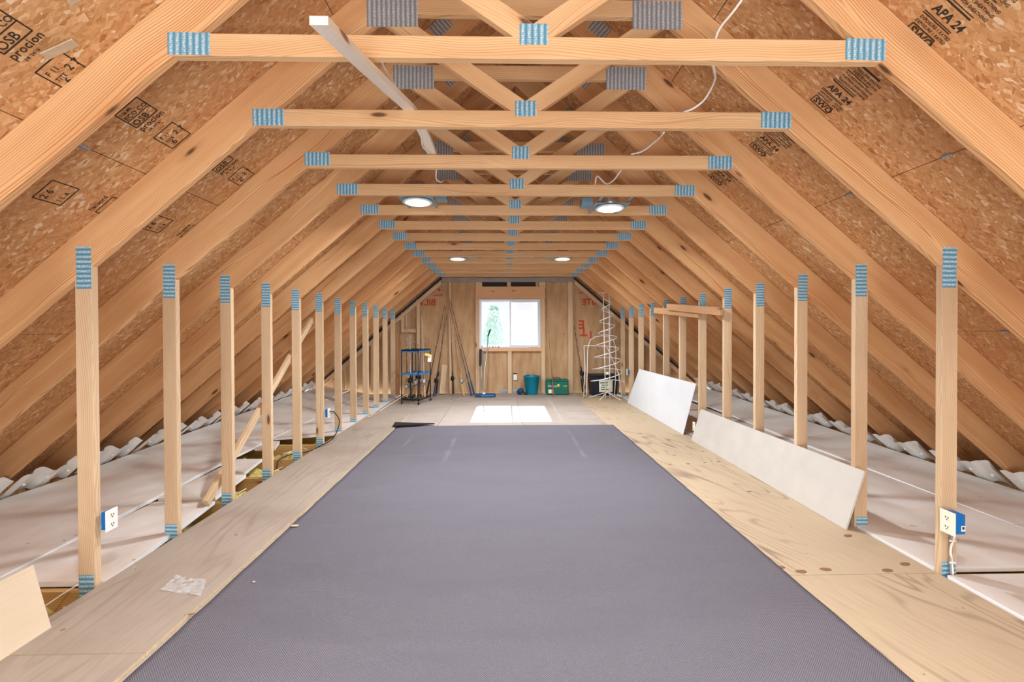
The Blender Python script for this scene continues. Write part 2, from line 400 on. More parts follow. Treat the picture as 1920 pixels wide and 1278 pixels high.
def text(name, s, origin, xdir, ydir, size, mat, parent=None, th=.0008, mirror=False, space=1., bold=0.):
    """flat lettering; origin = left end of baseline, world"""
    cu = bpy.data.curves.new(name, 'FONT'); cu.body = s; cu.size = size; cu.extrude = th; cu.space_character = space; cu.resolution_u = 2; cu.offset = bold*size
    to = bpy.data.objects.new(name, cu); me = bpy.data.meshes.new_from_object(to)
    bpy.data.objects.remove(to); bpy.data.curves.remove(cu); me.materials.append(M[mat])
    x = Vector(xdir).normalized(); y = Vector(ydir).normalized()
    if mirror: x = -x
    z = x.cross(y)
    o = bpy.data.objects.new(name, me); link(o, parent)
    base = wloc(parent) if parent is not None else Vector((0,0,0))
    R = Matrix(((x.x,y.x,z.x),(x.y,y.y,z.y),(x.z,y.z,z.z)))
    if mirror:                                  # print seen from its back: letters reversed in the mesh itself
        for v in me.vertices: v.co.x = -v.co.x
        x = -x; z = x.cross(y); R = Matrix(((x.x,y.x,z.x),(x.y,y.y,z.y),(x.z,y.z,z.z)))
    o.location = Vector(origin)-base; o.rotation_euler = R.to_euler(); return o
def copy_tree(o, parent=None):
    c = o.copy(); COL.objects.link(c)
    if parent is not None: c.parent = parent
    for ch in list(o.children): copy_tree(ch, c)
    return c

# ------------------------------------------------------------------ dimensions
T0, SP, NT_ = 1.8152, .6096, 13
ty = lambda n: T0+SP*n
SL = .8594; ANG = math.atan(SL)
U = lambda x: 3.6927-SL*abs(x)           # rafter underside
D = lambda x: 3.9354-SL*abs(x)           # deck underside
YB, YG = -2.6, 9.77                      # rear end, gable sheathing
TH = .038

# ------------------------------------------------------------------ floor
floor = empty('floor', (0,0,0), 'plywood attic floor between the two rows of posts', None, None, 'structure')
def sheet(poly, mat, z0=-.018, z1=0., ang=0): return slab('plywood_sheet', poly, z0, z1, mat, floor, .0015, ang)
G = .0015
# raised strip on the left (a second layer beside the carpet)
for a, b in ((-2.3, -.4), (-.4, 1.9), (1.9, 5.53), (5.53, 7.3)):
    o = sheet([(-2.275,a+G),(-1.63,a+G),(-1.63,b-G),(-2.275,b-G)], 'ply_left', .0, .019, 0)
    o.data.materials.append(M['ply_edge'])
    for p in o.data.polygons:
        if abs(p.normal.z) < .6: p.material_index = 1
# base layer, left and middle
for x0, x1, ys in ((-2.275,-1.06,(-2.3,.15,2.6,5.05,7.3)), (-1.06,.16,(-2.3,-1.1,1.35,3.8,6.25)), (.16,1.38,(-2.3,.15,2.6,5.05,7.5))):
    for a, b in zip(ys, ys[1:]): sheet([(x0+G,a+G),(x1-G,a+G),(x1-G,b-G),(x0+G,b-G)], 'ply_floor')
for a, b in ((-2.3,.01),(.01,2.441),(2.441,4.46),(4.46,6.9),(6.9,9.76)):
    sheet([(1.38+G,a+G),(2.30,a+G),(2.30,b-G),(1.38+G,b-G)], 'ply_right')
for x0, x1, a, b in ((-2.275,-1.06,7.3,8.54),(-2.275,-1.06,8.54,9.76),(-1.06,.16,6.25,8.7),(-1.06,.16,8.7,9.76),(.16,1.38,7.5,8.7),(.16,1.38,8.7,9.76)):
    sheet([(x0+G,a+G),(x1-G,a+G),(x1-G,b-G),(x0+G,b-G)], 'ply_floor')
# ceiling board of the room below, closes the cavity
box('subceiling', (0,3.6,-.285), (9.4,12.6,.02), 'snow_white', floor, None, 0)

# ------------------------------------------------------------------ roof deck (OSB sheets) + stencils
ceil = empty('ceiling', (0,0,3.93), 'sloped roof deck of printed strand board sheets', None, None, 'structure')
ca, sa = math.cos(ANG), math.sin(ANG)
def deck_pt(side, s, y, off=0.):         # s = distance from ridge down the slope, off = towards the room
    return Vector((side*(s*ca-off*sa), y, 3.9354-s*sa-off*ca))
seams = [0.0, 1.355, 2.662, 3.968, 5.25, 6.1]
for side in (-1, 1):
    for i, (a, b) in enumerate(zip(seams, seams[1:])):
        y = YB-(1.22 if i % 2 else 0)
        step = SP*4
        ys = T0+TH/2-SP*(8 if i % 2 else 6); edges = [max(ys+step*k, YB) for k in range(0, 8)]
        edges = sorted(set(min(e, 9.79) for e in edges))
        for y0, y1 in zip(edges, edges[1:]):
            if y1-y0 < .05: continue
            c = deck_pt(side, (a+b)/2, (y0+y1)/2, -.006)
            raw('osb_panel', boxv(b-a-.004, y1-y0-.003, .012), BOXF, 'osb', ceil, c, (0, side*ANG, 0), .0006)
    c = deck_pt(side, 3.05, (YB+9.9)/2, -.018)
    raw('roof_felt', boxv(6.3, 9.95-YB, .008), BOXF, 'felt', ceil, c, (0, side*ANG, 0))
def deck_text(side, s, y, txt, size, flip=1, space=1., bold=.006):
    xd = Vector((ca, 0, -side*sa))       # left deck: up slope; right deck: down slope
    return text('stencil', txt, deck_pt(side, s, y, .0012), xd, (0,-1,0), size, 'ink', ceil, .0004, False, space, bold)
def deck_line(side, s0, y0, s1, y1, wd=.005):
    a, b = deck_pt(side, s0, y0, .001), deck_pt(side, s1, y1, .001)
    nrm = Vector((-side*sa, 0, -ca))
    return bar('stencil_line', a, b, wd, .0008, 'ink', ceil, nrm, 0)
def deck_box(side, s0, y0, s1, y1):
    deck_line(side, s0, y0, s1, y0); deck_line(side, s0, y1, s1, y1); deck_line(side, s0, y0, s0, y1); deck_line(side, s1, y0, s1, y1)
for y0 in (1.646, 2.213, 2.82):
    deck_box(-1, 2.458, y0-.158, 2.33, y0-.037); deck_line(-1, 2.458, y0-.088, 2.33, y0-.088, .004)
    deck_text(-1, 2.452, y0-.044, 'OSB', .046); deck_text(-1, 2.452, y0-.096, 'ECO CO', .032); deck_text(-1, 2.452, y0-.130, '2.26 M2', .020)
    deck_text(-1, 2.460, y0, 'procion', .044, space=1.02); deck_text(-1, 2.44, y0-.026+.05, '3/8  24/16', .016)
    deck_box(-1, 2.462, y0+.07, 2.34, y0+.20); deck_text(-1, 2.45, y0+.115, 'F 11', .030); deck_text(-1, 2.45, y0+.15, 'TITE', .024)
    deck_text(-1, 2.385, y0+.145, '2 7', .044); deck_text(-1, 2.435, y0+.185, '6', .050)
for y0 in (2.35, 2.97):
    deck_box(-1, 3.00, y0-.25, 2.88, y0-.12); deck_text(-1, 2.99, y0-.20, '2 6', .046); deck_text(-1, 2.985, y0-.135, '1 L A', .03)
    deck_text(-1, 2.98, y0+.03, 'hansord', .034); deck_box(-1, 2.98, y0+.05, 2.86, y0+.11); deck_text(-1, 2.975, y0+.095, 'F 11 M', .026)
for y0 in (1.84, 2.40, 3.0, 3.6):
    deck_text(1, 2.045, y0-.008, 'SWO', .050, bold=.02); deck_box(1, 2.035, y0+.0, 2.15, y0-.048)
    for k in range(2): deck_text(1, 2.03, y0-.058-.020*k, 'EXPOSURE 1 RATED', .017)
    deck_line(1, 2.022, y0-.100, 2.160, y0-.100, .004); deck_line(1, 2.022, y0-.108, 2.160, y0-.108, .003)
    deck_text(1, 2.035, y0-.124, 'APA 24', .046, bold=.025); deck_line(1, 2.022, y0-.180, 2.160, y0-.180, .006); deck_line(1, 2.022, y0-.192, 2.160, y0-.192, .003)
    for k in range(3): deck_text(1, 2.03, y0-.205-.022*k, '7/16 INCH SHEATHING', .0165)
    deck_line(1, 2.025, y0-.270, 2.160, y0-.270, .004)
    for k in range(2): deck_text(1, 2.05, y0-.280-.022*k, 'SIZED FOR SPACING', .016)
    deck_line(1, 2.03, y0-.330, 2.165, y0-.330, .009)
# metal clips in the sheet joints, one per bay
for side in (-1, 1):
    for n in range(-1, 9):
        for s in (2.662, 3.968, 1.355):
            if s != 2.662 and n > 4: continue
            yc = ty(n)+SP*(.42 if side < 0 else .5)
            raw('panel_clip', boxv(.02, .05, .006), BOXF, 'plate_grey', ceil, deck_pt(side, s, yc, .004), (0, side*ANG, 0), .001)
# torn flake hanging from the sheet by the first rafter
raw('loose_flake', boxv(.12, .045, .003), BOXF, 'chip', ceil, deck_pt(-1, 2.33, 1.70, .012), (.12, -ANG+.12, .2))
raw('loose_flake', boxv(.05, .02, .002), BOXF, 'chip', ceil, deck_pt(-1, 2.15, 1.62, .004), (0, -ANG, .3))
raw('loose_flake', boxv(.05, .02, .002), BOXF, 'chip', ceil, deck_pt(-1, 2.05, 1.66, .004), (0, -ANG, -.2))

# ------------------------------------------------------------------ trusses
def gusset(parent, x, z, sx, sz, yf, mat='plate', ang=0.):
    return raw('gusset_plate', boxv(sx, .0018, sz), BOXF, mat, parent, (x, yf-.0010, z), (0, -ang, 0), .0004)
def make_truss():
    y = T0
    r = empty('roof_truss', (0, y, 0))
    for sg in (-1, 1):
        m = lambda P: [(sg*a, b) for a, b in P]
        a = -sg*ANG
        lum('rafter', m([(.001,U(0)),(.001,D(0)-.002),(4.60,D(4.60)-.002),(4.318,U(4.318))]), y, TH, a, 'lumber', r)
        lum('post', m([(2.3035,-.018),(2.3925,-.018),(2.3925,U(2.3925)),(2.3035,U(2.3035))]), y, TH, math.pi/2, 'stud', r)
        lum('web', m([(.0005,2.5495),(.081,2.5495),(.779,3.0236),(.736,3.06),(.672,3.06),(.0005,2.603)]), y, TH, sg*math.atan(.68), 'tie', r)
    lum('tie_beam', [(-1.4338,2.4605),(1.4338,2.4605),(1.3302,2.5495),(-1.3302,2.5495)], y, TH, 0, 'tie', r)
    lum('upper_collar', [(-.736,3.06),(.736,3.06),(.633,3.149),(-.633,3.149)], y, TH, 0, 'tie', r)
    lum('bottom_chord', [(-4.35,-.255),(4.35,-.255),(4.35,-.0185),(-4.35,-.0185)], y, TH, 0, 'chord', r)
    for sg in (-1, 1):
        gusset(r, sg*1.367, 2.510, .166, .088, y)
        gusset(r, sg*2.347, 1.705, .222, .078, y, 'plate', math.pi/2)
        gusset(r, sg*2.350, .004, .134, .078, y, 'plate', math.pi/2)
        gusset(r, sg*.715, 3.065, .272, .155, y, 'plate_grey')
        gusset(r, sg*.53, 3.405, .14, .10, y, 'plate_grey', -sg*ANG)
    gusset(r, 0, 2.560, .115, .084, y)
    return r
truss = [make_truss()]
for n in range(1, NT_):
    t = copy_tree(truss[0]); t.location.y = ty(n); truss.append(t)
ordn = ['nearest', 'second', 'third', 'fourth', 'fifth', 'sixth', 'seventh', 'eighth', 'ninth', 'tenth', 'eleventh', 'twelfth', 'farthest']
extra = ['its posts outside the photo', 'first with both upright posts in view', 'behind the first visible pair of posts',
         'just in front of the two nearer ceiling lights', 'just behind the two nearer ceiling lights', 'fifth pair of visible posts',
         'left post carries a socket with a black cord', 'seventh pair of visible posts', 'just in front of the two far ceiling lights',
         'just behind the two far ceiling lights', 'tenth pair of visible posts', 'one before the farthest', 'beside the window wall']
for n, t in enumerate(truss):
    nm = 'nearest' if n == 0 else (ordn[n]+(' from the camera' if n < 12 else ' from the camera'))
    tag(t, f'pine roof truss {nm}, {extra[n]}', 'truss', 'roof trusses')
    for ch in t.children:                # small differences from truss to truss
        if ch.name.startswith('gusset_plate'):
            ch.location.x += random.uniform(-.006,.006); ch.location.z += random.uniform(-.006,.006); ch.rotation_euler.y += random.uniform(-.02,.02)
for n in (0, 2, 4):
    for ch in truss[n].children:
        if ch.name.startswith('tie_beam'): ch.rotation_euler.y += random.uniform(-.0015,.0015)

# ------------------------------------------------------------------ gable wall
wall = empty('wall_back', (0,9.7,0), 'framed gable end wall with kraft sheathing and window opening', None, None, 'structure')
WY = 9.68
kr = []
XS = [-4.6,-3.4,-2.2,-1.25,-.69,.80,1.36,2.3,3.4,4.6]
WX0, WX1, WZ0, WZ1 = -.627, .706, .985, 2.04
def kpoly(x0, x1, z0=-.02, z1=None):
    if z1 is not None: return [(x0,z0),(x1,z0),(x1,z1),(x0,z1)]
    P = [(x0,z0),(x1,z0),(x1,D(x1)-.01)]
    if x0 < 0 < x1: P.append((0,D(0)-.01))
    P.append((x0,D(x0)-.01)); return P
for x0, x1 in zip(XS, XS[1:]):
    if x0 == -.69: continue
    lum('sheathing_panel', kpoly(max(x0+.002,-4.55), min(x1-.002,4.55)), YG, .014, 0, 'kraft', wall, 0)
lum('sheathing_panel', [(-.688,-.02),(.798,-.02),(.798,WZ0),(-.688,WZ0)], YG, .014, 0, 'kraft', wall, 0)
lum('sheathing_panel', [(-.688,WZ1),(.798,WZ1),(.798,D(.8)-.01),(0,D(0)-.01),(-.688,D(.69)-.01)], YG, .014, 0, 'dark_board_and_shade', wall, 0)
lum('sheathing_panel', [(-.688,WZ0),(WX0,WZ0),(WX0,WZ1),(-.688,WZ1)], YG, .014, 0, 'kraft', wall, 0)
lum('sheathing_panel', [(WX1,WZ0),(.798,WZ0),(.798,WZ1),(WX1,WZ1)], YG, .014, 0, 'kraft', wall, 0)
def stud(x0, x1, z0, z1, mat='stud', y0=WY, d=.089, name='stud'):
    return lum(name, [(x0,z0),(x1,z0),(x1,z1),(x0,z1)], y0, d, math.pi/2 if z1-z0 > x1-x0 else 0, mat, wall, .002)
stud(-1.27,-1.222,0,2.405); stud(-1.30,-1.272,0,2.405,'brace',WY+.04,.045)
stud(-.70,-.62,0,2.05); stud(.712,.80,0,2.05)
stud(1.30,1.405,0,2.405)
stud(-.69,-.56,2.31,2.405,'stud'); stud(-.025,.06,2.31,2.405); stud(.60,.66,2.31,2.405,'brace'); stud(.67,.79,2.31,2.405)
stud(-.70,.81,2.05,2.31,'header',WY-.01,.10,'header')
stud(WX0,.755,.915,.985,'header',WY-.005,.09,'sill')
stud(-.01,.075,0,.915)
stud(-1.97,-1.90,0,2.03); stud(-2.30,-2.24,1.33,1.75); stud(-2.24,-1.98,1.33,1.40); 
stud(2.18,2.25,0,1.78); stud(2.9,2.95,0,1.15); stud(3.5,3.55,0,.64); stud(-2.95,-2.9,0,1.15); stud(-3.55,-3.5,0,.64)
for sg in (-1,1):                                        # sloped member under the last rafters
    lum('sloped_board', [(sg*1.44,2.455),(sg*1.44,2.355),(sg*4.1,.07),(sg*4.1,.17)], WY-.02, .05, -sg*ANG, 'stud', wall, .002)
    lum('painted_gap_shade', [(sg*1.44,2.53),(sg*1.44,2.458),(sg*4.1,.175),(sg*4.1,.25)], WY+.03, .03, -sg*ANG, 'dark_board_and_shade', wall, 0)  # dark strip painted in for the shaded gap above the sloped board
    # closes the gable between sloped board and deck
lum('top_board', [(-1.46,2.405),(1.46,2.405),(1.38,2.505),(-1.38,2.505)], WY-.05, .08, 0, 'grey_strip', wall, .002)
for x in (-.10, .16): box('blue_tape', (x,WY+.06,.055), (.14,.003,.05), 'plate', wall, None, 0)
# stencilled print seen from behind
def wt(s, px, py, size, rot=0, mirror=True):
    p = at(px, py, YG-.002)
    c, sn = math.cos(rot), math.sin(rot)
    return text('stencil', s, p, (c,0,sn), (-sn,0,c), size, 'red', wall, .001, mirror, 1., .03)
wt('BILT', 817, 572, .19); wt('Omega', 831, 555, .07)
o = at(823,543,YG-.002)
for k in range(8):
    a0, a1 = math.pi/8+k*math.pi/4, math.pi/8+(k+1)*math.pi/4
    bar('stencil_line', o+Vector((.10*math.cos(a0),0,.10*math.sin(a0))), o+Vector((.10*math.cos(a1),0,.10*math.sin(a1))), .006, .002, 'red', wall, (0,1,0), 0)
for k in range(5):
    a0 = k*2*math.pi/5; bar('stencil_line', o, o+Vector((.045*math.cos(a0),0,.045*math.sin(a0))), .018, .002, 'red', wall, (0,1,0), 0)
wt('RITE', 1123, 571, .19); wt('ROOF & WALL', 1118, 550, .06); wt('Omega', 1110, 542, .05)
wt('E', 1096, 616, .26); wt('T', 1101, 614, .26, math.pi, False); wt('I', 1110, 634, .22)
wt('HD', 1040, 530, .07)
# socket on the wall, small cover
ou = empty('wall_socket', at(966,707,9.74), 'white socket plate beside the short stud under the window', 'socket')
box('cover_plate', at(966,707,9.74), (.075,.012,.125), 'white_plastic', ou); box('box_body', at(966,700,9.76), (.09,.03,.02), 'black', ou)
for dz in (-.025,.025): box('receptacle', at(966,707,9.74)+Vector((0,-.007,dz)), (.035,.004,.028), 'cream', ou)

# window
win = empty('window_1', (.04,9.76,1.0), 'white sliding vinyl window in the gable wall', None, None, 'structure')
def frame(name, x0, x1, z0, z1, t, y0, d, mat, parent):
    for q in ((x0,x1,z0,z0+t),(x0,x1,z1-t,z1)): lum(name, [(q[0],q[2]),(q[1],q[2]),(q[1],q[3]),(q[0],q[3])], y0, d, 0, mat, parent, .002)
    for q in ((x0,x0+t,z0+t,z1-t),(x1-t,x1,z0+t,z1-t)): lum(name, [(q[0],q[2]),(q[1],q[2]),(q[1],q[3]),(q[0],q[3])], y0, d, 0, mat, parent, .002)
frame('window_frame', WX0, WX1, WZ0, WZ1, .035, 9.70, .10, 'vinyl', win)
frame('left_sash', WX0+.035, .055, WZ0+.035, WZ1-.035, .022, 9.755, .022, 'vinyl', win)
frame('right_sash', .035, WX1-.035, WZ0+.035, WZ1-.035, .028, 9.725, .026, 'vinyl', win)
lum('window_pane', [(WX0+.057,WZ0+.057),(.033,WZ0+.057),(.033,WZ1-.057),(WX0+.057,WZ1-.057)], 9.765, .004, 0, 'glass', win, 0)
lum('window_pane', [(.063,WZ0+.063),(WX1-.063,WZ0+.063),(WX1-.063,WZ1-.063),(.063,WZ1-.063)], 9.736, .004, 0, 'glass', win, 0)
lum('insect_screen', [(.063,WZ0+.05),(WX1-.05,WZ0+.05),(WX1-.05,WZ1-.05),(.063,WZ1-.05)], 9.785, .002, 0, 'screen', win, 0)
for z in (1.3,1.75): box('latch', (.04,9.72,z), (.02,.012,.035), 'silver', win)
lum('added_sun_shade', [(-.8,WZ1-.01),(.9,WZ1-.01),(.9,WZ1+.1),(-.8,WZ1+.1)], 9.79, .10, 0, 'vinyl', win, 0)  # unseen board added outside to cut the top of the sun patch

# rear gable behind the camera closed all over; the added rear lamp stands before it
rear = empty('wall_rear', (0,YB,0), 'rear gable wall behind the camera', None, None, 'structure')
lum('sheathing_panel', [(-4.55,-.02),(-2.2,-.02),(-2.2,D(2.2)-.01),(-4.55,.01)], YB-.02, .02, 0, 'osb', rear, 0)
lum('sheathing_panel', [(2.2,-.02),(4.55,-.02),(4.55,.01),(2.2,D(2.2)-.01)], YB-.02, .02, 0, 'osb', rear, 0)
lum('sheathing_panel', [(-2.2,-.02),(2.2,-.02),(2.2,D(2.2)-.01),(0,D(0)-.01),(-2.2,D(2.2)-.01)], YB-.02, .02, 0, 'osb', rear, 0)

for sg, nm in ((-1,'wall_left'),(1,'wall_right')):
    box(nm, (sg*4.60,3.6,-.13), (.03,12.5,.34), 'osb', None, None, 0)['kind'] = 'structure'
# ------------------------------------------------------------------ eaves: foam panels, insulation, baffles
def notched(x0f, x1, y0, y1, sg):
    """panel outline with notches around posts; x0f = list of (x,y) along the inner edge (positive x), mirrored by sg"""
    pts = []
    for (xa, ya), (xb, yb) in zip(x0f, x0f[1:]):
        pts.append((xa, ya))
        for n in range(NT_):
            yn = ty(n)
            if ya < yn-.006 and yn+.044 < yb:
                xi = lambda yy: xa+(xb-xa)*(yy-ya)/(yb-ya)
                if xi(yn) < 2.398:
                    pts += [(xi(yn-.005), yn-.005), (2.398, yn-.005), (2.398, yn+.043), (xi(yn+.043), yn+.043)]
    pts.append(x0f[-1]); pts += [(x1, y1), (x1, y0)]
    return [(sg*a, b) for a, b in pts]
def eave_panel(poly, lift, label, group):
    e = lambda x, y: lift(abs(x), y)
    o = slab('foam_panel', poly, lambda x, y: e(x, y)-.017, lambda x, y: e(x, y)+.011, 'foam')
    me = o.data; me.materials.append(M['foam_edge'])
    for p in me.polygons:
        if abs(p.normal.z) < .7: p.material_index = 1
    return tag(o, label, 'panel', group)
rise = lambda y: max(0., min(.2, (y-4.2)*.055))
xo = lambda y: 4.18 - .22*max(0, min(1, (y-3.8)/3.5))
lift = lambda x, y: rise(y)*max(0, (x-2.95)/1.1)**1.5
LP = [([(2.285,2.445),(2.33,3.02)], 2.442, 3.02), ]
# left, inner row
eave_panel(notched([(2.285,2.47),(2.36,3.10),(2.43,3.62)], 2.90, 2.47, 3.62, -1), lambda x, y: .0, 'foam backed panel between the first and third left posts', 'eave floor panels')
eave_panel(notched([(2.47,3.69),(2.545,4.26)], 2.93, 3.69, 4.26, -1), lambda x, y: .004, 'short narrow panel behind the third and fourth left posts', 'eave floor panels')
eave_panel(notched([(2.60,4.30),(2.68,4.80)], 2.94, 4.30, 4.80, -1), lambda x, y: .0, 'short tilted panel beyond the fourth left post', 'eave floor panels')
eave_panel([(-2.76,5.22),(-2.87,5.56),(-3.0,5.56),(-2.99,5.22)], lambda x, y: .004, 'small sliver of panel beside the fifth left post', 'eave floor panels')
eave_panel(notched([(2.285,5.98),(2.285,7.6)], 3.02, 5.72, 7.6, -1), lambda x, y: 0., 'inner left panel beginning by the corded socket post', 'eave floor panels')
eave_panel(notched([(2.285,7.61),(2.285,9.66)], 3.02, 7.61, 9.66, -1), lambda x, y: 0., 'inner left panel nearest the window wall', 'eave floor panels')
for a, b, nm in ((2.47,4.86,'nearest the camera'),(4.87,7.28,'in the middle'),(7.29,9.66,'nearest the window wall')):
    xi = lambda y: 2.905 if y < 4.4 else 3.03
    poly = [(-xi(a),a),(-xi(b),b)]+[(-xo(b-(b-a)*k/4),b-(b-a)*k/4) for k in range(5)]
    eave_panel(poly, lambda x, y: lift(x, y)+.003, f'wide pinkish outer panel of the left eave {nm}', 'eave floor panels')
# right side
for a, b, nm in ((-.1,2.40,'closest, running out of the frame'),(2.475,4.86,'beside the first to fifth right posts'),(4.87,7.28,'behind the long leaning board'),(7.29,9.66,'behind the white leaning board')):
    xr = 2.315
    poly = notched([(xr,a),(xr,b)], 3.4, a, b, 1)
    eave_panel(poly, lambda x, y: .0, f'inner panel of the right eave {nm}', 'eave floor panels')
for a, b, nm in ((.6,3.0,'nearest the camera'),(3.01,5.42,'second from the camera'),(5.43,7.8,'third from the camera'),(7.81,9.66,'nearest the window wall')):
    poly = [(3.403,a),(3.403,b)]+[(xo(b-(b-a)*k/4),b-(b-a)*k/4) for k in range(5)]
    eave_panel(poly[::-1], lambda x, y: lift(x, y)+.002, f'wide outer panel of the right eave {nm}', 'eave floor panels')
# insulation in the open cavity on the left
nx, ny = 30, 150; vs = []; fs = []
for i in range(nx+1):
    for j in range(ny+1):
        x = -4.1+i*(1.85/nx); y = 1.2+j*(7.4/ny)
        vs.append((x, y, -.15+.035*math.sin(x*23+math.sin(y*7)*2)+.03*math.sin(y*19+x*5)+random.uniform(-.018,.018)))
for i in range(nx):
    for j in range(ny): a = i*(ny+1)+j; fs.append((a, a+1, a+ny+2, a+ny+1))
ins = raw('insulation', vs, fs, 'insul'); tag(ins, 'yellow fluffy insulation showing in the gap beside the left posts', 'insulation', None, 'stuff')
# rafter vent baffles
def make_baffle():
    r = empty('vent_baffle', (0,0,0)); N = 40; vs = []; fs = []
    prof = lambda t: .019*max(-1, min(1, 2.4*math.sin(t*2*math.pi*2+.6)))
    L, H = .56, .27
    for lay in (0,1):
        for i in range(N+1):
            t = i/N; y = (t-.5)*L
            for k in range(4):
                h = k/3*H; edge = (.012*math.sin(t*9)+.008*math.sin(t*23)) if k == 3 else 0
                vs.append((-(h)*ca, y, h*sa+edge+0) if False else (h*ca+prof(t)*sa*(1)+lay*.0015*sa, y, h*sa-prof(t)*ca-lay*.0015*ca+edge))
    n2 = (N+1)*4
    for lay in (0,1):
        for i in range(N):
            for k in range(3):
                a = lay*n2+i*4+k; fs.append((a, a+4, a+5, a+1))
    raw('baffle_sheet', vs, fs, 'baffle', r, (0,0,0), None, 0, False)
    for yy in (-.17,.02,.2):
        o = lathe('stud_bump', [(.013,0),(.011,.012),(.006,.016)], (.14*ca+.016*sa, yy, .14*sa-.014*ca), 'baffle', r, 10, (0, math.pi/2+ANG, 0))
    return r
B0 = make_baffle(); first = True
for side in (-1, 1):
    for n in range(1 if side > 0 else 1, 12):
        b = B0 if first else copy_tree(B0); first = False
        yc = ty(n)+SP/2+TH/2; 
        b.location = (side*xo(yc)+side*.05, yc, lift(xo(yc), yc)+.018)
        for ch in b.children:
            if side > 0: pass
        b.rotation_euler.z = 0 if side < 0 else math.pi
        b.rotation_euler.z += random.uniform(-.03,.03); b.rotation_euler.y = (random.uniform(-.04,.1))
        tag(b, f"translucent corrugated vent baffle along the {'left' if side<0 else 'right'} eave, {ordn[n] if n<12 else 'last'} bay from the camera", 'vent', 'rafter vent baffles')

# ------------------------------------------------------------------ carpet
def carpet():
    X0, X1, Y0, Y1 = -1.605, 1.455, -1.2, 6.42; nx, ny = 90, 220; vs = []; fs = []
    def h(x, y):
        z = .006
        def wr(cx, cy, ang, L, W, A):
            dx, dy = x-cx, y-cy; a = dx*math.cos(ang)+dy*math.sin(ang); b = -dx*math.sin(ang)+dy*math.cos(ang)
            return 1.7*A*math.exp(-(a/L)**2-(b/W)**2)
        for q in ((-1.05,2.35,-.35,.30,.035,.014),(-1.2,2.6,-.2,.25,.03,.009),(-.95,2.15,-.5,.25,.035,.009),(-1.35,3.6,.1,.16,.025,.010),(-1.3,3.85,.15,.22,.025,.008),
                  (-1.25,4.9,.12,.45,.03,.006),(-1.1,2.0,-.3,.5,.05,.007),(-1.3,3.3,.1,.3,.03,.006),(-.2,2.9,.05,.7,.05,.004),(.5,3.4,-.1,.7,.05,.003),(-1.35,3.1,-.15,.16,.03,.009),(-.6,1.95,.02,.6,.03,.004)): z += wr(*q)
        z += .0012*math.sin(y*9+x*1.3)+.001*math.sin(y*17-x*2)
        return max(z, .004)
    for lay in (0,1):
        for i in range(nx+1):
            for j in range(ny+1):
                x = X0+(X1-X0)*i/nx; y = Y0+(Y1-Y0)*j/ny
                e = 0
                if j == ny: y += -.04*(i/nx)
                if y > 6.2 and x < -1.1: e = .012*((y-6.2)/.22)
                vs.append((x-(.014*(y/6.4) if i == 0 else 0), y, h(x, y)+e-lay*.004))
    n2 = (nx+1)*(ny+1)
    for lay in (0,1):
        for i in range(nx):
            for j in range(ny): a = lay*n2+i*(ny+1)+j; fs.append((a, a+ny+1, a+ny+2, a+1))
    for i in range(nx):
        for j in (0, ny): a = i*(ny+1)+j; fs.append((a, a+n2, a+ny+1+n2, a+ny+1))
    for j in range(ny):
        for i in (0, nx): a = i*(ny+1)+j; fs.append((a, a+1, a+1+n2, a+n2))
    o = raw('carpet', vs, fs, 'carpet', None, (0,0,0), None, 0, True)
    o.data.materials.append(M['carpet_back'])
    for p in o.data.polygons:
        if p.vertices[0] >= n2 or any(v >= n2 for v in p.vertices) and p.normal.y > .5: p.material_index = 1
    q = [(-1.66,6.415),(-1.10,6.405),(-1.35,6.33),(-1.66,6.26)]
    vs = [(a,b,.028) for a,b in q]+[(a,b,.044+(.02 if i in (0,) else 0)) for i,(a,b) in enumerate(q)]
    raw('folded_corner', vs, [(0,1,2,3),(4,5,6,7),(0,1,5,4),(1,2,6,5),(2,3,7,6),(3,0,4,7)], 'carpet_back', o, (0,0,0))
    tag(o, 'large grey woven carpet lying down the middle of the floor', 'carpet')
carpet()

# ------------------------------------------------------------------ leaning boards
def leaning(name, corners, th, mat, label, cat='board', bend=0.):
    """corners: bottom-a, bottom-b, top-b, top-a (world, room side face); thickness goes away from the room"""
    P = [Vector(c) for c in corners]
    n = (P[1]-P[0]).cross(P[3]-P[0]).normalized()
    if n.x*P[0].x < 0: n = -n
    N = 12; vs = []
    for lay in (0,1):
        for i in range(N+1):
            t = i/N
            for a, b in ((P[0],P[1]),(P[3],P[2])):
                vs.append(a.lerp(b, t)+n*(th*lay)-n*(bend*4*t*(1-t)))
    fs = []; m = 2*(N+1)
    for lay in (0,1):
        for i in range(N): a = lay*m+2*i; fs.append((a, a+1, a+3, a+2))
    for i in range(N):
        for k in (0,1): a = 2*i+k; fs.append((a, a+2, a+2+m, a+m))
    for i in (0, N): a = 2*i; fs.append((a, a+1, a+1+m, a+m))
    c = sum(P, Vector())/4; ex = (P[1]-P[0]).normalized(); ez = n.cross(ex).normalized(); ey = ez.cross(ex)
    R = Matrix(((ex.x,ey.x,ez.x),(ex.y,ey.y,ez.y),(ex.z,ey.z,ez.z)))
    Ri = R.inverted()
    # local X along the board, local Y across it for the grain materials
    ex2, ey2, ez2 = ex, ez, -ey
    R = Matrix(((ex2.x,ey2.x,ez2.x),(ex2.y,ey2.y,ez2.y),(ex2.z,ey2.z,ez2.z))); Ri = R.inverted()
    o = raw(name, [Ri @ (v-c) for v in vs], fs, mat, None, c, R)
    return tag(o, label, cat, 'leaning boards')
leaning('hardboard_panel', [(2.20,5.47,.002),(2.20,2.985,.002),(2.288,2.935,.415),(2.288,5.40,.40)], .012, 'beige_board', 'long pale beige board leaning against the third to sixth right posts')
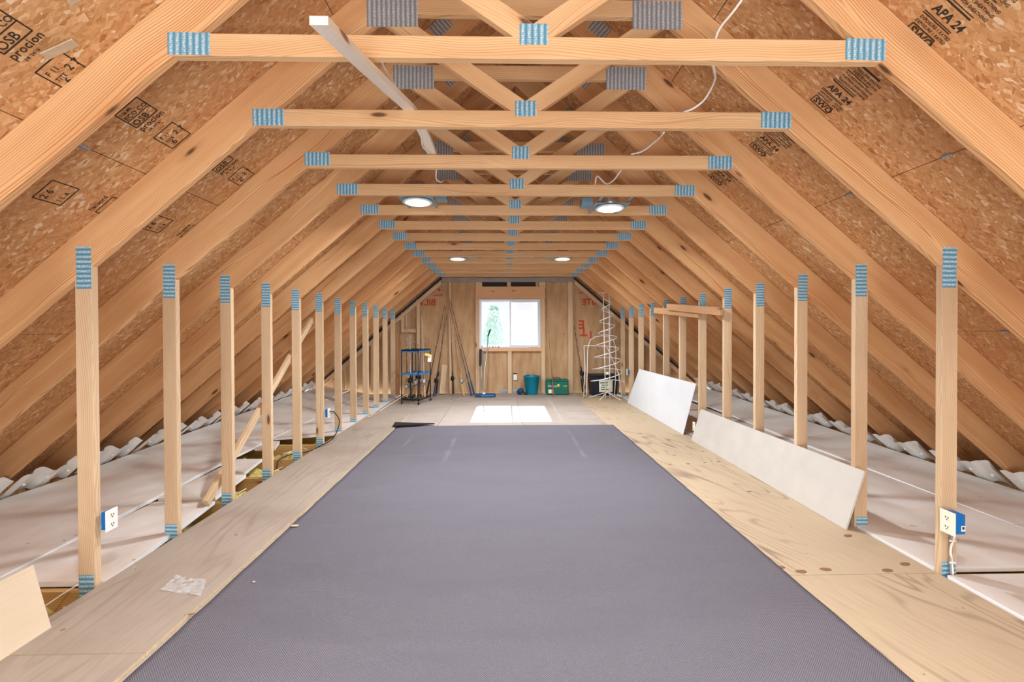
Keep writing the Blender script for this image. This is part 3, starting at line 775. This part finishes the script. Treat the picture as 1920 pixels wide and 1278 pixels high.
leaning('hardboard_panel', [(2.215,8.35,.002),(2.215,5.76,.002),(2.290,5.545,.69),(2.290,7.86,.675)], .005, 'white_board', 'white board standing behind the long beige one, against the far right posts', bend=.0)
leaning('plywood_offcut', [(-2.19,2.077,.016),(-2.19,.7,.016),(-2.292,.7,.30),(-2.292,2.10,.295)], .010, 'ply_board', 'plywood offcut leaning at the left front corner against the posts')

# oval patches let into the right plywood
for i, (px, py) in enumerate(((1461,1063),(1502,1071),(1664,1069),(1697,1057),(1590,1004),(1548,1067),(1256,870),(1290,869),(1322,867),(1347,865),(1264,853),(1318,846),(1405,921))):
    p = fl(px, py); k = .034 if i < 6 else .022
    lathe('oval_patch', [(.0,0),(1,0),(.96,.0008),(.0,.0008)], (p.x,p.y,0), 'splinter', floor, 14, (0,0,.1*(i % 5)), k, k*.55)
# ------------------------------------------------------------------ loose lumber
def loose(name, p1, p2, wd, hg, mat, label, group=None, up=(0,0,1)):
    o = bar(name, p1, p2, wd, hg, mat, None, up, .003); return tag(o, label, 'board', group)
p1, p2 = atx(1252,575,2.243), atx(1353,583.5,2.243)
loose('loose_board', p1, p2, .038, .089, 'brace', 'nearer of two boards fixed level across the right posts', 'boards across the right posts')
p1, p2 = atx(1228,581.5,2.283), atx(1312,589,2.283)
loose('loose_board', p1, p2, .038, .089, 'brace', 'further and lower of two boards fixed across the right posts', 'boards across the right posts')
loose('diagonal_brace', (-2.425,3.50,.035), (-2.425,5.45,1.50), .038, .064, 'stud', 'diagonal brace leaning behind the third to fifth left posts', None, (0,1,0))
loose('short_board', (-2.36,9.60,0.003), (-2.36,9.60,1.335), .075, .11, 'brace', 'rough upright board at the left end of the window wall', None, (0,1,0))
loose('short_board', at(829,738,9.55), at(834,684,9.66), .035, .12, 'stud', 'short offcut propped upright between rod rack and window', None, (1,0,0))
loose('short_board', (2.31,9.50,.003), (2.31,9.50,.66), .10, .04, 'brace', 'short upright board beside the wire spiral tree', None, (0,1,0))
# bent pale strip hung over the front two ties
pl = [(-.70,1.42,2.335),(-.67,1.84,2.428),(-.64,2.25,2.523),(-.625,2.45,2.566),(-.61,2.72,2.585),(-.60,3.12,2.568)]
ps = smoothpts(pl, 4); vs = []; fs = []
for p in ps:
    for dx, dz in ((-.029,-.015),(.029,-.015),(.029,.013),(-.029,.013)): vs.append((p.y-1.42, p.x+dx+.70, p.z+dz-2.335))
for i in range(len(ps)-1):
    for k in range(4): a = 4*i; fs.append((a+k, a+(k+1) % 4, a+4+(k+1) % 4, a+4+k))
fs += [(0,1,2,3), tuple(4*(len(ps)-1)+k for k in range(4))]
# local X runs along the strip (world +Y)
st = raw('wood_strip', [(a, -b, c) for a, b, c in vs], fs, 'pale_strip', None, (-.70,1.42,2.335), (0,0,math.pi/2), 0)
tag(st, 'pale wooden strip slung under the nearest tie beam and over the next', 'board')
box('paper_label', (-.70,1.418,2.336), (.020,.002,.010), 'white_plastic', st, None, 0)
lb = st.children[0]; lb.location = (-.0015, 0, .001); lb.rotation_euler = (0,0,math.pi/2)

# ------------------------------------------------------------------ cables
def cable(pts, r, mat, label, name='cable'): return tag(tube(name, pts, r, mat), label, 'cable', 'electric cables')
cable([(.99,1.75,2.92),at(1385,8,1.9),at(1345,62,1.88),at(1338,120,1.875),at(1340,150,2.2),at(1322,185,2.36),at(1300,203,2.41),(.86,2.45,2.556)], .0055, 'white_wire', 'white cable looping down by the upper right of the nearest tie beam')
cable([at(1245,248,2.49),at(1232,262,2.7),at(1205,283,2.9),at(1183,289,3.0)], .0055, 'white_wire', 'white cable dipping between second and third tie beams')
cable([at(1165,318,3.12),at(1150,338,3.3),at(1136,344,3.45),at(1120,330,3.5),at(1116,345,3.6)], .0055, 'white_wire', 'white cable curling above the nearer right ceiling light')
cable([at(714,112,1.87),at(722,130,2.0),at(737,155,2.2),at(745,185,2.35),at(752,200,2.40)], .0055, 'white_wire', 'white cable hanging beside the pale strip behind the nearest beam')
cable([at(783,238,2.48),at(790,255,2.6),at(793,275,2.8),at(806,287,3.0)], .0055, 'white_wire', 'white cable below the second tie beam beside the strip')
cable([at(818,318,3.2),at(818,335,3.4),at(826,341,3.5),at(832,338,3.6)], .0055, 'white_wire', 'short white cable above the nearer left ceiling light')
# cable over joists at the left opening
cable([fl(60,1150,-.05),fl(85,1135,-.03),fl(115,1115,-.01)+Vector((0,0,0)),fl(150,1093,.008)], .0035, 'cream', 'thin cream cable in the gap by the first left post')
cable([fl(93,1160,-.1),fl(108,1152,-.1),fl(118,1143,-.1),fl(121,1134,-.1)], .0045, 'cream', 'cream cable bending into a hole in the joist at front left')
pA = [fl(445,925,-.12),fl(480,905,-.11),fl(520,880,-.1),fl(560,862,-.1),fl(585,845,-.08)]
cable(pA, .005, 'cream', 'cream cable lying on the insulation along the left gap')
cable([fl(530,850,-.03),fl(545,847,-.02),fl(560,838,-.05),fl(575,842,-.03)], .006, 'white_wire', 'coiled white cable end among insulation by the fifth left post')

# ------------------------------------------------------------------ sockets on posts
def socket(x, y, z, sg, label, dy=.075, dz=.115, blue=True, depth=.05):
    """box on the inner face of a post; plate faces the room"""
    r = empty('post_socket', (x, y, z), label, 'socket', 'sockets on posts')
    box('box_body', (x, y, z), (depth, dy-.02, dz-.02), 'blue_box', r)
    px = x-sg*(depth/2+.003)
    box('cover_plate', (px, y, z), (.006, dy, dz), 'cream' if sg > 0 else 'white_plastic', r)
    for q in (-.025,.025):
        rc = box('receptacle', (px-sg*.003, y, z+q), (.003, .034, .028), 'cream', r)
        for w_ in (-.007,.007): box('slot', (px-sg*.005, y+w_, z+q+.003), (.002,.003,.010), 'slot', rc, None, 0)
        box('slot', (px-sg*.005, y, z+q-.009), (.002,.005,.005), 'slot', rc, None, 0)
    return r
socket(-2.276, 2.475, .345, -1, 'white socket in a blue box on the first left post', depth=.03)
s2 = socket(2.318, 2.37, .315, 1, 'cream socket with blue box on the first right post, cable below', .085, .125, depth=.062)
box('box_label', (2.334,2.335,.295), (.022,.001,.03), 'white_plastic', s2, None, 0)
box('box_label', (2.334,2.3343,.297), (.012,.001,.014), 'slot', s2, None, 0)
socket(-2.276, ty(6)+.06, .36, -1, 'socket with a black plug on the sixth left post', depth=.03)
socket(2.272, 5.515, .16, 1, 'low white socket just behind the end of the beige board', .07, .115, depth=.03)
socket(2.276, ty(11), .56, 1, 'blue socket box on the second-last right post', .075, .12, depth=.03)
cable([(2.345,2.395,.262),(2.350,2.40,.22),(2.335,2.403,.15),(2.342,2.403,.08),(2.348,2.403,.012)], .006, 'white_wire', 'pair of white cables stapled down the first right post').data.name = 'cable'
cable([(2.325,2.395,.262),(2.335,2.40,.235),(2.342,2.404,.16),(2.334,2.403,.09),(2.336,2.403,.012)], .005, 'grey_metal', 'grey cable beside the white ones on the first right post')
for z in (.20,.08): tag(box('cable_staple', (2.342,2.398,z), (.034,.010,.008), 'white_plastic'), f"white staple over the cables, {'upper' if z>.1 else 'lower'}, on first right post", 'staple')
yq = ty(6)+.06
cable([(-2.25,yq,.375),(-2.20,yq+.01,.37),(-2.13,yq,.25),(-2.15,yq-.15,.09),(-2.25,yq-.33,.03),(-2.33,yq-.45,.005),(-2.45,yq-.55,.01),(-2.50,yq-.75,.0),(-2.42,yq-.95,-.03)], .006, 'black', 'black power cord plugged in at the sixth left post')

# ------------------------------------------------------------------ recessed lights
def can_light(x, y, z, label, sg, power, spread=165):
    r = empty('ceiling_light', (x, y, z), label, 'light', 'recessed ceiling lights')
    lathe('housing', [(.075,.02),(.080,.05),(.080,.17),(.06,.185),(.0,.186)], (x,y,z), 'alu', r, 24)
    lathe('trim', [(.085,.004),(.122,.000),(.128,.004),(.124,.016),(.085,.020)], (x,y,z), 'white_plastic', r, 32)
    lathe('lens', [(.0,-.010),(.05,-.009),(.09,-.004),(.108,.003),(.0,.004)], (x,y,z), 'lamp', r, 32)
    for o in (-.14,.14): bar('hanger_bar', (x-.05*0+o*.9, y-.29, z+.035), (x+o*.9, y+.29, z+.035), .022, .004, 'steel_blue', r)
    box('mounting_pan', (x,y,z+.024), (.30,.26,.004), 'steel_blue', r)
    box('junction_box', (x-sg*.21,y,z+.055), (.10,.11,.07), 'steel_blue', r)
    d = bpy.data.lights.new('downlight', 'AREA'); d.shape = 'DISK'; d.size = .2; d.energy = power; d.color = (.90,.955,1); d.spread = math.radians(spread)
    lo = bpy.data.objects.new('downlight', d); link(lo, r); lo.location = (0,0,-.014)
    return r
can_light(-.87, 3.97, 2.485, 'glowing recessed light on the left, nearer pair', -1, 58)
can_light(.83, 3.97, 2.435, 'glowing recessed light on the right, nearer pair', 1, 58)
can_light(-.82, 7.0, 2.47, 'glowing recessed light on the left, farther pair', -1, 58)
can_light(.82, 7.0, 2.47, 'glowing recessed light on the right, farther pair', 1, 58)
can_light(-.85, .92, 2.475, 'added recessed light overhead on the left, out of frame', -1, 32, 130)  # unseen pair added to even out the brightness at the near end
can_light(.85, .92, 2.475, 'added recessed light overhead on the right, out of frame', 1, 32, 130)

# ------------------------------------------------------------------ things by the window wall
def rod(base, tip, label, blank='rod_dark', grip='cork', reel=True, bendx=0., group='fishing rods', rp=.33):
    base, tip = Vector(base), Vector(tip); d = (tip-base).normalized(); L = (tip-base).length
    r = empty('fishing_rod', base, label, 'fishing rod', group)
    mid = base.lerp(tip, .6)+Vector((bendx,0,-.01))
    tube('blank', [base+d*.02, base+d*L*.3, mid, tip], lambda t: .0105-.006*t, blank, r)
    tube('grip', [base, base+d*.12, base+d*.28], lambda t: .019-.004*t, grip, r, 8)
    tube('fore_grip', [base+d*.36, base+d*.46], lambda t: .013, grip, r, 8, False)
    if reel:
        q = base+d*(rp); side = Vector((0,-1,-.1)).normalized()
        rl = lathe('reel', [(.014,-.042),(.038,-.036),(.042,.0),(.030,.014),(.038,.036),(.012,.042)], q+side*.05, 'silver' if grip == 'cork' else 'black', r, 12, (.3,.1,0))
        tube('reel_handle', [q+side*.05, q+side*.05+Vector((.05,-.01,0)), q+side*.05+Vector((.06,-.01,.03))], .005, 'black', rl, 5)
        tube('reel_foot', [q, q+side*.04], .005, 'black', r, 5, False)
    for t in (.55,.7,.82,.92):
        c = base.lerp(tip, t); lathe('line_guide', [(.006,-.001),(.008,0),(.006,.001)], c+Vector((0,-.010,0)), 'silver', r, 8, (math.pi/2,0,0))
    return r
rod(at(850,738,9.30), at(843,560,9.66), 'dark rod with black reel just right of the left stud', grip='black')
rod(at(870,742,9.18), at(852,625,9.62), 'rod with pale handle and red band, third from the rack', 'rod_brown', bendx=-.02)
rod(at(889,739,9.35), at(845,565,9.67), 'long dark rod slanting to the top of the left stud', 'rod_dark', 'navy', False)
rod(at(884,741,9.28), at(843,572,9.60), 'long blue handled rod beside the other slanting one', 'rod_dark', 'navy', False)
rod(at(813,742,9.20), at(838,590,9.60), 'dark bundle rod behind the rack leaning right', 'rod_dark', 'navy', True)
rod(at(818,738,9.25), at(836,575,9.62), 'pale rod behind the rack leaning right to the stud', 'rod_brown', 'black', False)
rod(at(800,738,9.35), at(834,572,9.66), 'thin rod leaning right from behind the rack top', 'rod_dark', 'black', False)
rod(at(1038,741,9.15), at(1022,540,9.64), 'single brown rod leaning in front of the green case', 'rod_brown', 'rod_brown', False)
rod(at(1096,728,9.35), at(1077,612,9.66), 'dark rod slanting behind the wire spiral tree', 'rod_dark', 'black', True)
rod(at(1093,735,9.42), at(1078,622,9.70), 'pale tipped rod next to the wire spiral tree', 'rod_brown', 'black', False)

def rack():
    y0, y1 = 8.32, 8.80; zT, zM = 1.00, .56
    a, b = at(756,750,y0).x, at(786,750,y0-.05).x
    xs = (-1.99, -1.56)
    r = empty('rod_rack', (-1.78,8.55,0), 'black and blue wheeled rack full of fishing rods', 'rack')
    corners = [(-2.00,8.36),(-1.67,8.24),(-1.53,8.74),(-1.90,8.86)]
    for x, y in corners:
        tube('leg', [(x,y,.05),(x,y,zT)], .010, 'black', r, 8, False)
        cst = lathe('castor', [(.0,-.012),(.028,-.012),(.030,0),(.028,.012),(.0,.012)], (x,y,.030), 'black', r, 14, (0,math.pi/2,.3))
        tube('castor_fork', [(x,y,.035),(x,y,.07)], .008, 'black', cst, 6, False)
    for z, mt, nm in ((zT,'black','top_shelf'),(zT-.02,'blue_shelf','top_shelf_tray'),(zM,'blue_shelf','middle_shelf'),(.09,'black','bottom_shelf')):
        P = [(x,y,z) for x,y in corners]
        for i in range(4): bar(nm+'_rail', P[i], P[(i+1) % 4], .014, .028, mt, r)
        for t in (.33,.67): bar(nm+'_slat', Vector(P[0]).lerp(Vector(P[1]), t), Vector(P[3]).lerp(Vector(P[2]), t), .02, .014, mt, r)
    return r
rack()
k = 0
for (bx, by, tx, tyy, zt, mt, gp) in ((-1.93,8.5,-1.95,8.55,1.45,'rod_dark','cork'),(-1.84,8.40,-1.86,8.45,1.30,'silver','black'),(-1.78,8.60,-1.80,8.62,1.60,'rod_dark','cork'),(-1.70,8.42,-1.72,8.46,1.12,'rod_dark','rod_brown'),
        (-1.66,8.60,-1.60,8.66,1.25,'rod_brown','cork'),(-1.75,8.74,-1.70,8.74,1.75,'rod_dark','black'),(-1.60,8.52,-1.66,8.60,1.62,'silver','cork'),(-1.88,8.70,-1.92,8.76,1.35,'rod_brown','cork')):
    k += 1
    rod((bx,by,.105), (tx,tyy,zt), ['left front rod with cork grip standing in the rack','pale rod with black grip near the rack front','tall dark rod in the middle of the rack','short brown handled rod at the rack front',
        'brown rod at the right side of the rack','tallest dark rod at the back of the rack','silver rod at the right back of the rack','brown cork gripped rod at the left back of the rack'][k-1], mt, gp, True, group='rods in the rack', rp=(.22,.34,.28,.42,.25,.37,.31,.2)[k-1])
bagt = empty('tackle_bag', (-1.56,8.60,.9), 'yellow and white packet hanging on the right of the rod rack', 'packet')
box('packet', (-1.555,8.62,.90), (.13,.03,.05), 'yellow', bagt, (0,.3,0)); box('header_card', (-1.525,8.64,.83), (.07,.02,.13), 'white_plastic', bagt, (0,.1,0))

# sweeper
def sweeper():
    c = at(910,741,9.2); c.z = 0
    r = empty('floor_sweeper', c, 'blue floor sweeper with grey pole standing under the window', 'sweeper')
    raw('head', [( x*.21, y*.075, z) for x in (-1,1) for y in (-1,1) for z in (.004,.065)], BOXF, 'navy', r, c, (0,0,.05), .012)
    box('front_trim', c+Vector((.05,-.085,.035)), (.26,.015,.03), 'blue_shelf', r)
    q = c+Vector((-.03,0,.06)); t = at(915,630,9.62)
    lathe('pivot', [(.03,-.02),(.035,0),(.03,.03),(.0,.035)], q, 'white_plastic', r, 14)
    tube('pole', [q, q.lerp(t, .35)+Vector((-.02,0,0)), q.lerp(t, .7), t], .012, 'grey_metal', r, 8)
    tube('grip', [t, t+Vector((.04,.02,.12)), t+Vector((.06,.02,.14))], .016, 'black', r, 8)
    u = at(904,648,9.60); tube('dark_handle', [q+Vector((-.02,.02,0)), at(903,700,9.5), u], .010, 'silver', r, 8)
    box('battery_body', at(901,670,9.56), (.055,.05,.36), 'black_tote', r, (0,.02,0), .01)
sweeper()
# bucket
def bucket():
    c = at(997,736,9.56); c.z = .002
    r = empty('bucket', c, 'teal plastic bucket under the right side of the window', 'bucket')
    lathe('body', [(.0,0),(.125,0),(.128,.01),(.170,.365),(.182,.372),(.182,.390),(.172,.392),(.166,.385),(.122,.015),(.0,.013)], c, 'teal', r, 36)
    tube('bail', [c+Vector((-.182,0,.36)), c+Vector((-.16,.08,.385)), c+Vector((0,.17,.40)), c+Vector((.16,.08,.385)), c+Vector((.182,0,.36))], .004, 'grey_metal', r)
bucket()
c = at(978,735,9.45); c.z = 0
bt = empty('cordless_tool', c, 'small dark blue tool lying left of the teal bucket', 'tool')
lathe('body', [(.0,-.10),(.05,-.095),(.062,0),(.055,.08),(.0,.09)], c+Vector((-.03,.03,.075)), 'navy', bt, 16, (1.2,.7,0)); tube('nozzle', [c+Vector((.02,0,.07)), c+Vector((.08,-.03,.03)), c+Vector((.12,-.04,.02))], .022, 'black', bt, 8)
# green case
def green_case():
    c = at(1044,737,9.50); c.z = 0
    r = empty('storage_case', c, 'green case with white lettering right of the window', 'case')
    box('body', c+Vector((0,0,.15)), (.47,.24,.29), 'green', r, None, .02)
    box('lid', c+Vector((0,0,.305)), (.48,.25,.035), 'green', r, None, .012)
    lathe('badge', [(.0,0),(.032,0),(.034,.004),(.0,.006)], c+Vector((.02,-.122,.20)), 'yellow', r, 16, (math.pi/2,0,0))
    text('lettering', 'Mossom', c+Vector((-.20,-.123,.17)), (1,0,0), (0,0,1), .065, 'white_plastic', r)
    text('lettering', 'case', c+Vector((.12,-.123,.18)), (1,0,0), (0,0,1), .05, 'yellow', r)
    box('label', c+Vector((-.14,-.122,.08)), (.10,.003,.08), 'cream', r)
    tube('handle', [c+Vector((-.07,0,.32)), c+Vector((-.06,0,.35)), c+Vector((.06,0,.35)), c+Vector((.07,0,.32))], .008, 'black', r)
green_case()
# black tote
def tote():
    c = at(1130,742,9.44); c.z = 0
    r = empty('storage_tote', c, 'black tote with a white label behind the wire spiral tree', 'tote')
    P = [(x*(.255+.03*z), y*(.19+.02*z), z*.40) for x in (-1,1) for y in (-1,1) for z in (0,1)]
    raw('body', P, BOXF, 'black_tote', r, c, None, .012)
    box('lid', c+Vector((0,0,.41)), (.60,.46,.035), 'black', r, None, .01)
    box('label', c+Vector((.02,-.208,.20)), (.28,.003,.24), 'cream', r)
    for k in range(4): box('label_print', c+Vector((-.02+.02*(k % 2),-.2105,.27-.045*k)), (.16-.02*(k % 3),.001,.020), 'green', r, None, 0)
tote()
# wire spiral tree
def tree():
    c = Vector((1.95,8.85,0)); H = 2.14
    r = empty('wire_spiral_tree', c, 'tall white wire spiral tree in the right far corner', 'spiral tree')
    for off, turns, z0, z1, r0, r1, ph in ((0,7.5,.28,2.02,.335,.065,0.),):
        pts = []
        N = 170
        for i in range(N+1):
            t = i/N; a = 2*math.pi*turns*t+ph; R = r0+(r1-r0)*t
            pts.append(c+Vector((R*math.cos(a), R*math.sin(a), z0+(z1-z0)*t+.05*math.cos(a)*(1-t))))
        tube('spiral', pts, .0085, 'white_wire', r, 6, False)
    tube('pole', [c+Vector((-.03,0,.02)), c+Vector((-.07,.0,2.06))], .010, 'white_wire', r, 8, False)
    tube('pole', [c+Vector((.05,-.03,.02)), c+Vector((.045,0,2.12))], .010, 'white_wire', r, 8, False)
    for k in range(5):
        a = k*2*math.pi/5+.3; tube('base_leg', [c+Vector((0,0,.13)), c+Vector((.18*math.cos(a),.18*math.sin(a),.07)), c+Vector((.35*math.cos(a),.35*math.sin(a),.012))], .007, 'white_wire', r, 6)
    lathe('hub', [(.0,-.02),(.035,-.02),(.035,.03),(.0,.03)], c+Vector((.01,0,.50)), 'white_wire', r, 12)
    for s_ in (-.07,.045):
        for k in range(4):
            a = k*math.pi/2; p = c+Vector((s_,0,2.08)); tube('top_curl', [p, p+Vector((.05*math.cos(a),.05*math.sin(a),.04)), p+Vector((.09*math.cos(a),.09*math.sin(a),.01))], .005, 'white_wire', r, 5)
    for k in range(3):
        z = .9+.45*k; tube('tie_wire', [c+Vector((-.06,0,z)), c+Vector((0,-.04,z+.01)), c+Vector((.05,0,z))], .005, 'white_wire', r, 5)
    f = empty('tubular_stand', c+Vector((0,-.05,0)), 'white tubular hoops standing around the wire spiral tree', 'stand')
    P = [at(1094,746,8.95), at(1097,690,8.97), at(1095,648,9.0), at(1137,648,9.0), at(1160,700,9.0), at(1166,746,8.95)]
    P[0].z = .01; P[-1].z = .01
    tube('front_hoop', P, .009, 'white_wire', f, 6, False)
    Q = [at(1100,745,9.1), at(1101,700,9.1), at(1107,637,9.12), at(1150,637,9.12), at(1154,700,9.1), at(1152,742,9.1)]
    Q[0].z = .01; Q[-1].z = .01
    tube('rear_hoop', smoothpts(Q, 4), .009, 'white_wire', f, 6, False)
    tube('cross_wire', [P[0]+Vector((0,0,.02)), Q[0]+Vector((0,0,.02))], .007, 'white_wire', f, 6, False); tube('cross_wire', [P[-1]+Vector((0,0,.02)), Q[-1]+Vector((0,0,.02))], .007, 'white_wire', f, 6, False)
tree()
# small things on the window sill
for k, px in enumerate((919,924,929,935)):
    p = at(px, 648, 9.69); tg = lathe('sill_figurine', [(.0,0),(.014,0),(.016,.008),(.006,.02),(.010,.034),(.0,.044)], Vector((p.x,9.69,.986)), 'rod_brown' if k % 2 else 'silver', None, 10)
    tag(tg, ['first', 'second', 'third', 'fourth'][k]+' tiny figure from the left on the left of the sill', 'figurine', 'figures on the sill')
for k, px in enumerate((992,997,1002,1006)):
    p = at(px, 648, 9.69); tg = lathe('sill_ornament', [(.0,0),(.010,0),(.019,.016),(.021,.024),(.014,.04),(.0,.046)], Vector((p.x,9.69,.986)), 'white_plastic', None, 12)
    tag(tg, ['first', 'second', 'third', 'fourth'][k]+' small white ornament from the left on the right of the sill', 'ornament', 'ornaments on the sill')

# ------------------------------------------------------------------ litter
def bag():
    P = [fl(300,1108,.018), fl(378,1118,.018), fl(386,1088,.018), fl(330,1080,.018)]; N = 10; vs = []; fs = []
    for i in range(N+1):
        for j in range(N+1):
            p = P[0].lerp(P[1], i/N).lerp(P[3].lerp(P[2], i/N), j/N)
            vs.append((p.x+random.uniform(-.004,.004), p.y+random.uniform(-.004,.004), .016+random.uniform(0,.012)))
    for i in range(N):
        for j in range(N): a = i*(N+1)+j; fs.append((a, a+N+1, a+N+2, a+1))
    c = sum(P, Vector())/4
    o = raw('plastic_bag', [Vector(v)-Vector((c.x,c.y,0)) for v in vs], fs, 'bag', None, (c.x,c.y,0)); tag(o, 'crumpled clear plastic bag on the left plywood strip', 'bag')
bag()
for i, (px, py, L, W, a, mt, lb) in enumerate(((450,1001,.06,.016,.3,'splinter','pair of brown wood splinters on the left plywood'),(553,984,.045,.022,.2,'chip','pale wood chip at the left edge of the carpet'),(258,1061,.035,.015,.4,'chip','small pale chip beside the first left post'),
        (476,1091,.012,.008,0,'chip','tiny chip on the left of the carpet'),(242,1103,.03,.012,.2,'chip','pale splinter near the clear bag'),(355,1150,.04,.006,.4,'splinter','thin dark splinter below the clear bag'),(615,903,.07,.008,1.1,'splinter','dark splinter beside the carpet edge further back'),(130,1175,.06,.012,.9,'splinter','dark torn splinter on the near left plywood'))):
    p = fl(px, py, .02 if i not in (3,) else .012)
    o = raw('wood_chip', boxv(L, W, .004), BOXF, mt, None, (p.x, p.y, .0165 if i != 3 else .015), (0,.04,a)); tag(o, lb, 'wood chip', 'wood chips on the floor')

# ------------------------------------------------------------------ outdoors, seen through the window
gr = box('ground', (0,25,-3.2), (60,60,.1), 'snow_white', None, None, 0); tag(gr, 'pale bright ground outside the window', None, None, 'structure'); 
def outdoor_tree():
    c = Vector((-.45,17.5,-3.1)); r = empty('garden_tree', c, 'leafy green tree seen through the left window pane', 'tree')
    tube('trunk', [c, c+Vector((.1,0,1.8)), c+Vector((0,0,4.2))], lambda t: .16-.1*t, 'bark', r, 8)
    rr = random.Random(3); vs = []; fs = []
    for k in range(3000):
        h = rr.random(); R = 1.25*math.sqrt(rr.random())*(1-.93*h)+.04
        a = rr.uniform(0, 2*math.pi); p = Vector((R*math.cos(a), R*math.sin(a), 1.4+h*4.0)); s_ = rr.uniform(.05,.10)
        u = Vector((rr.uniform(-1,1),rr.uniform(-1,1),rr.uniform(-1,1))).normalized(); v = u.orthogonal().normalized()
        b = len(vs); vs += [p-u*s_, p+v*s_*.5, p+u*s_, p-v*s_*.5]; fs.append((b,b+1,b+2,b+3))
    o = raw('foliage', vs, fs, 'leaf', r, c); o['kind'] = 'stuff'
outdoor_tree()
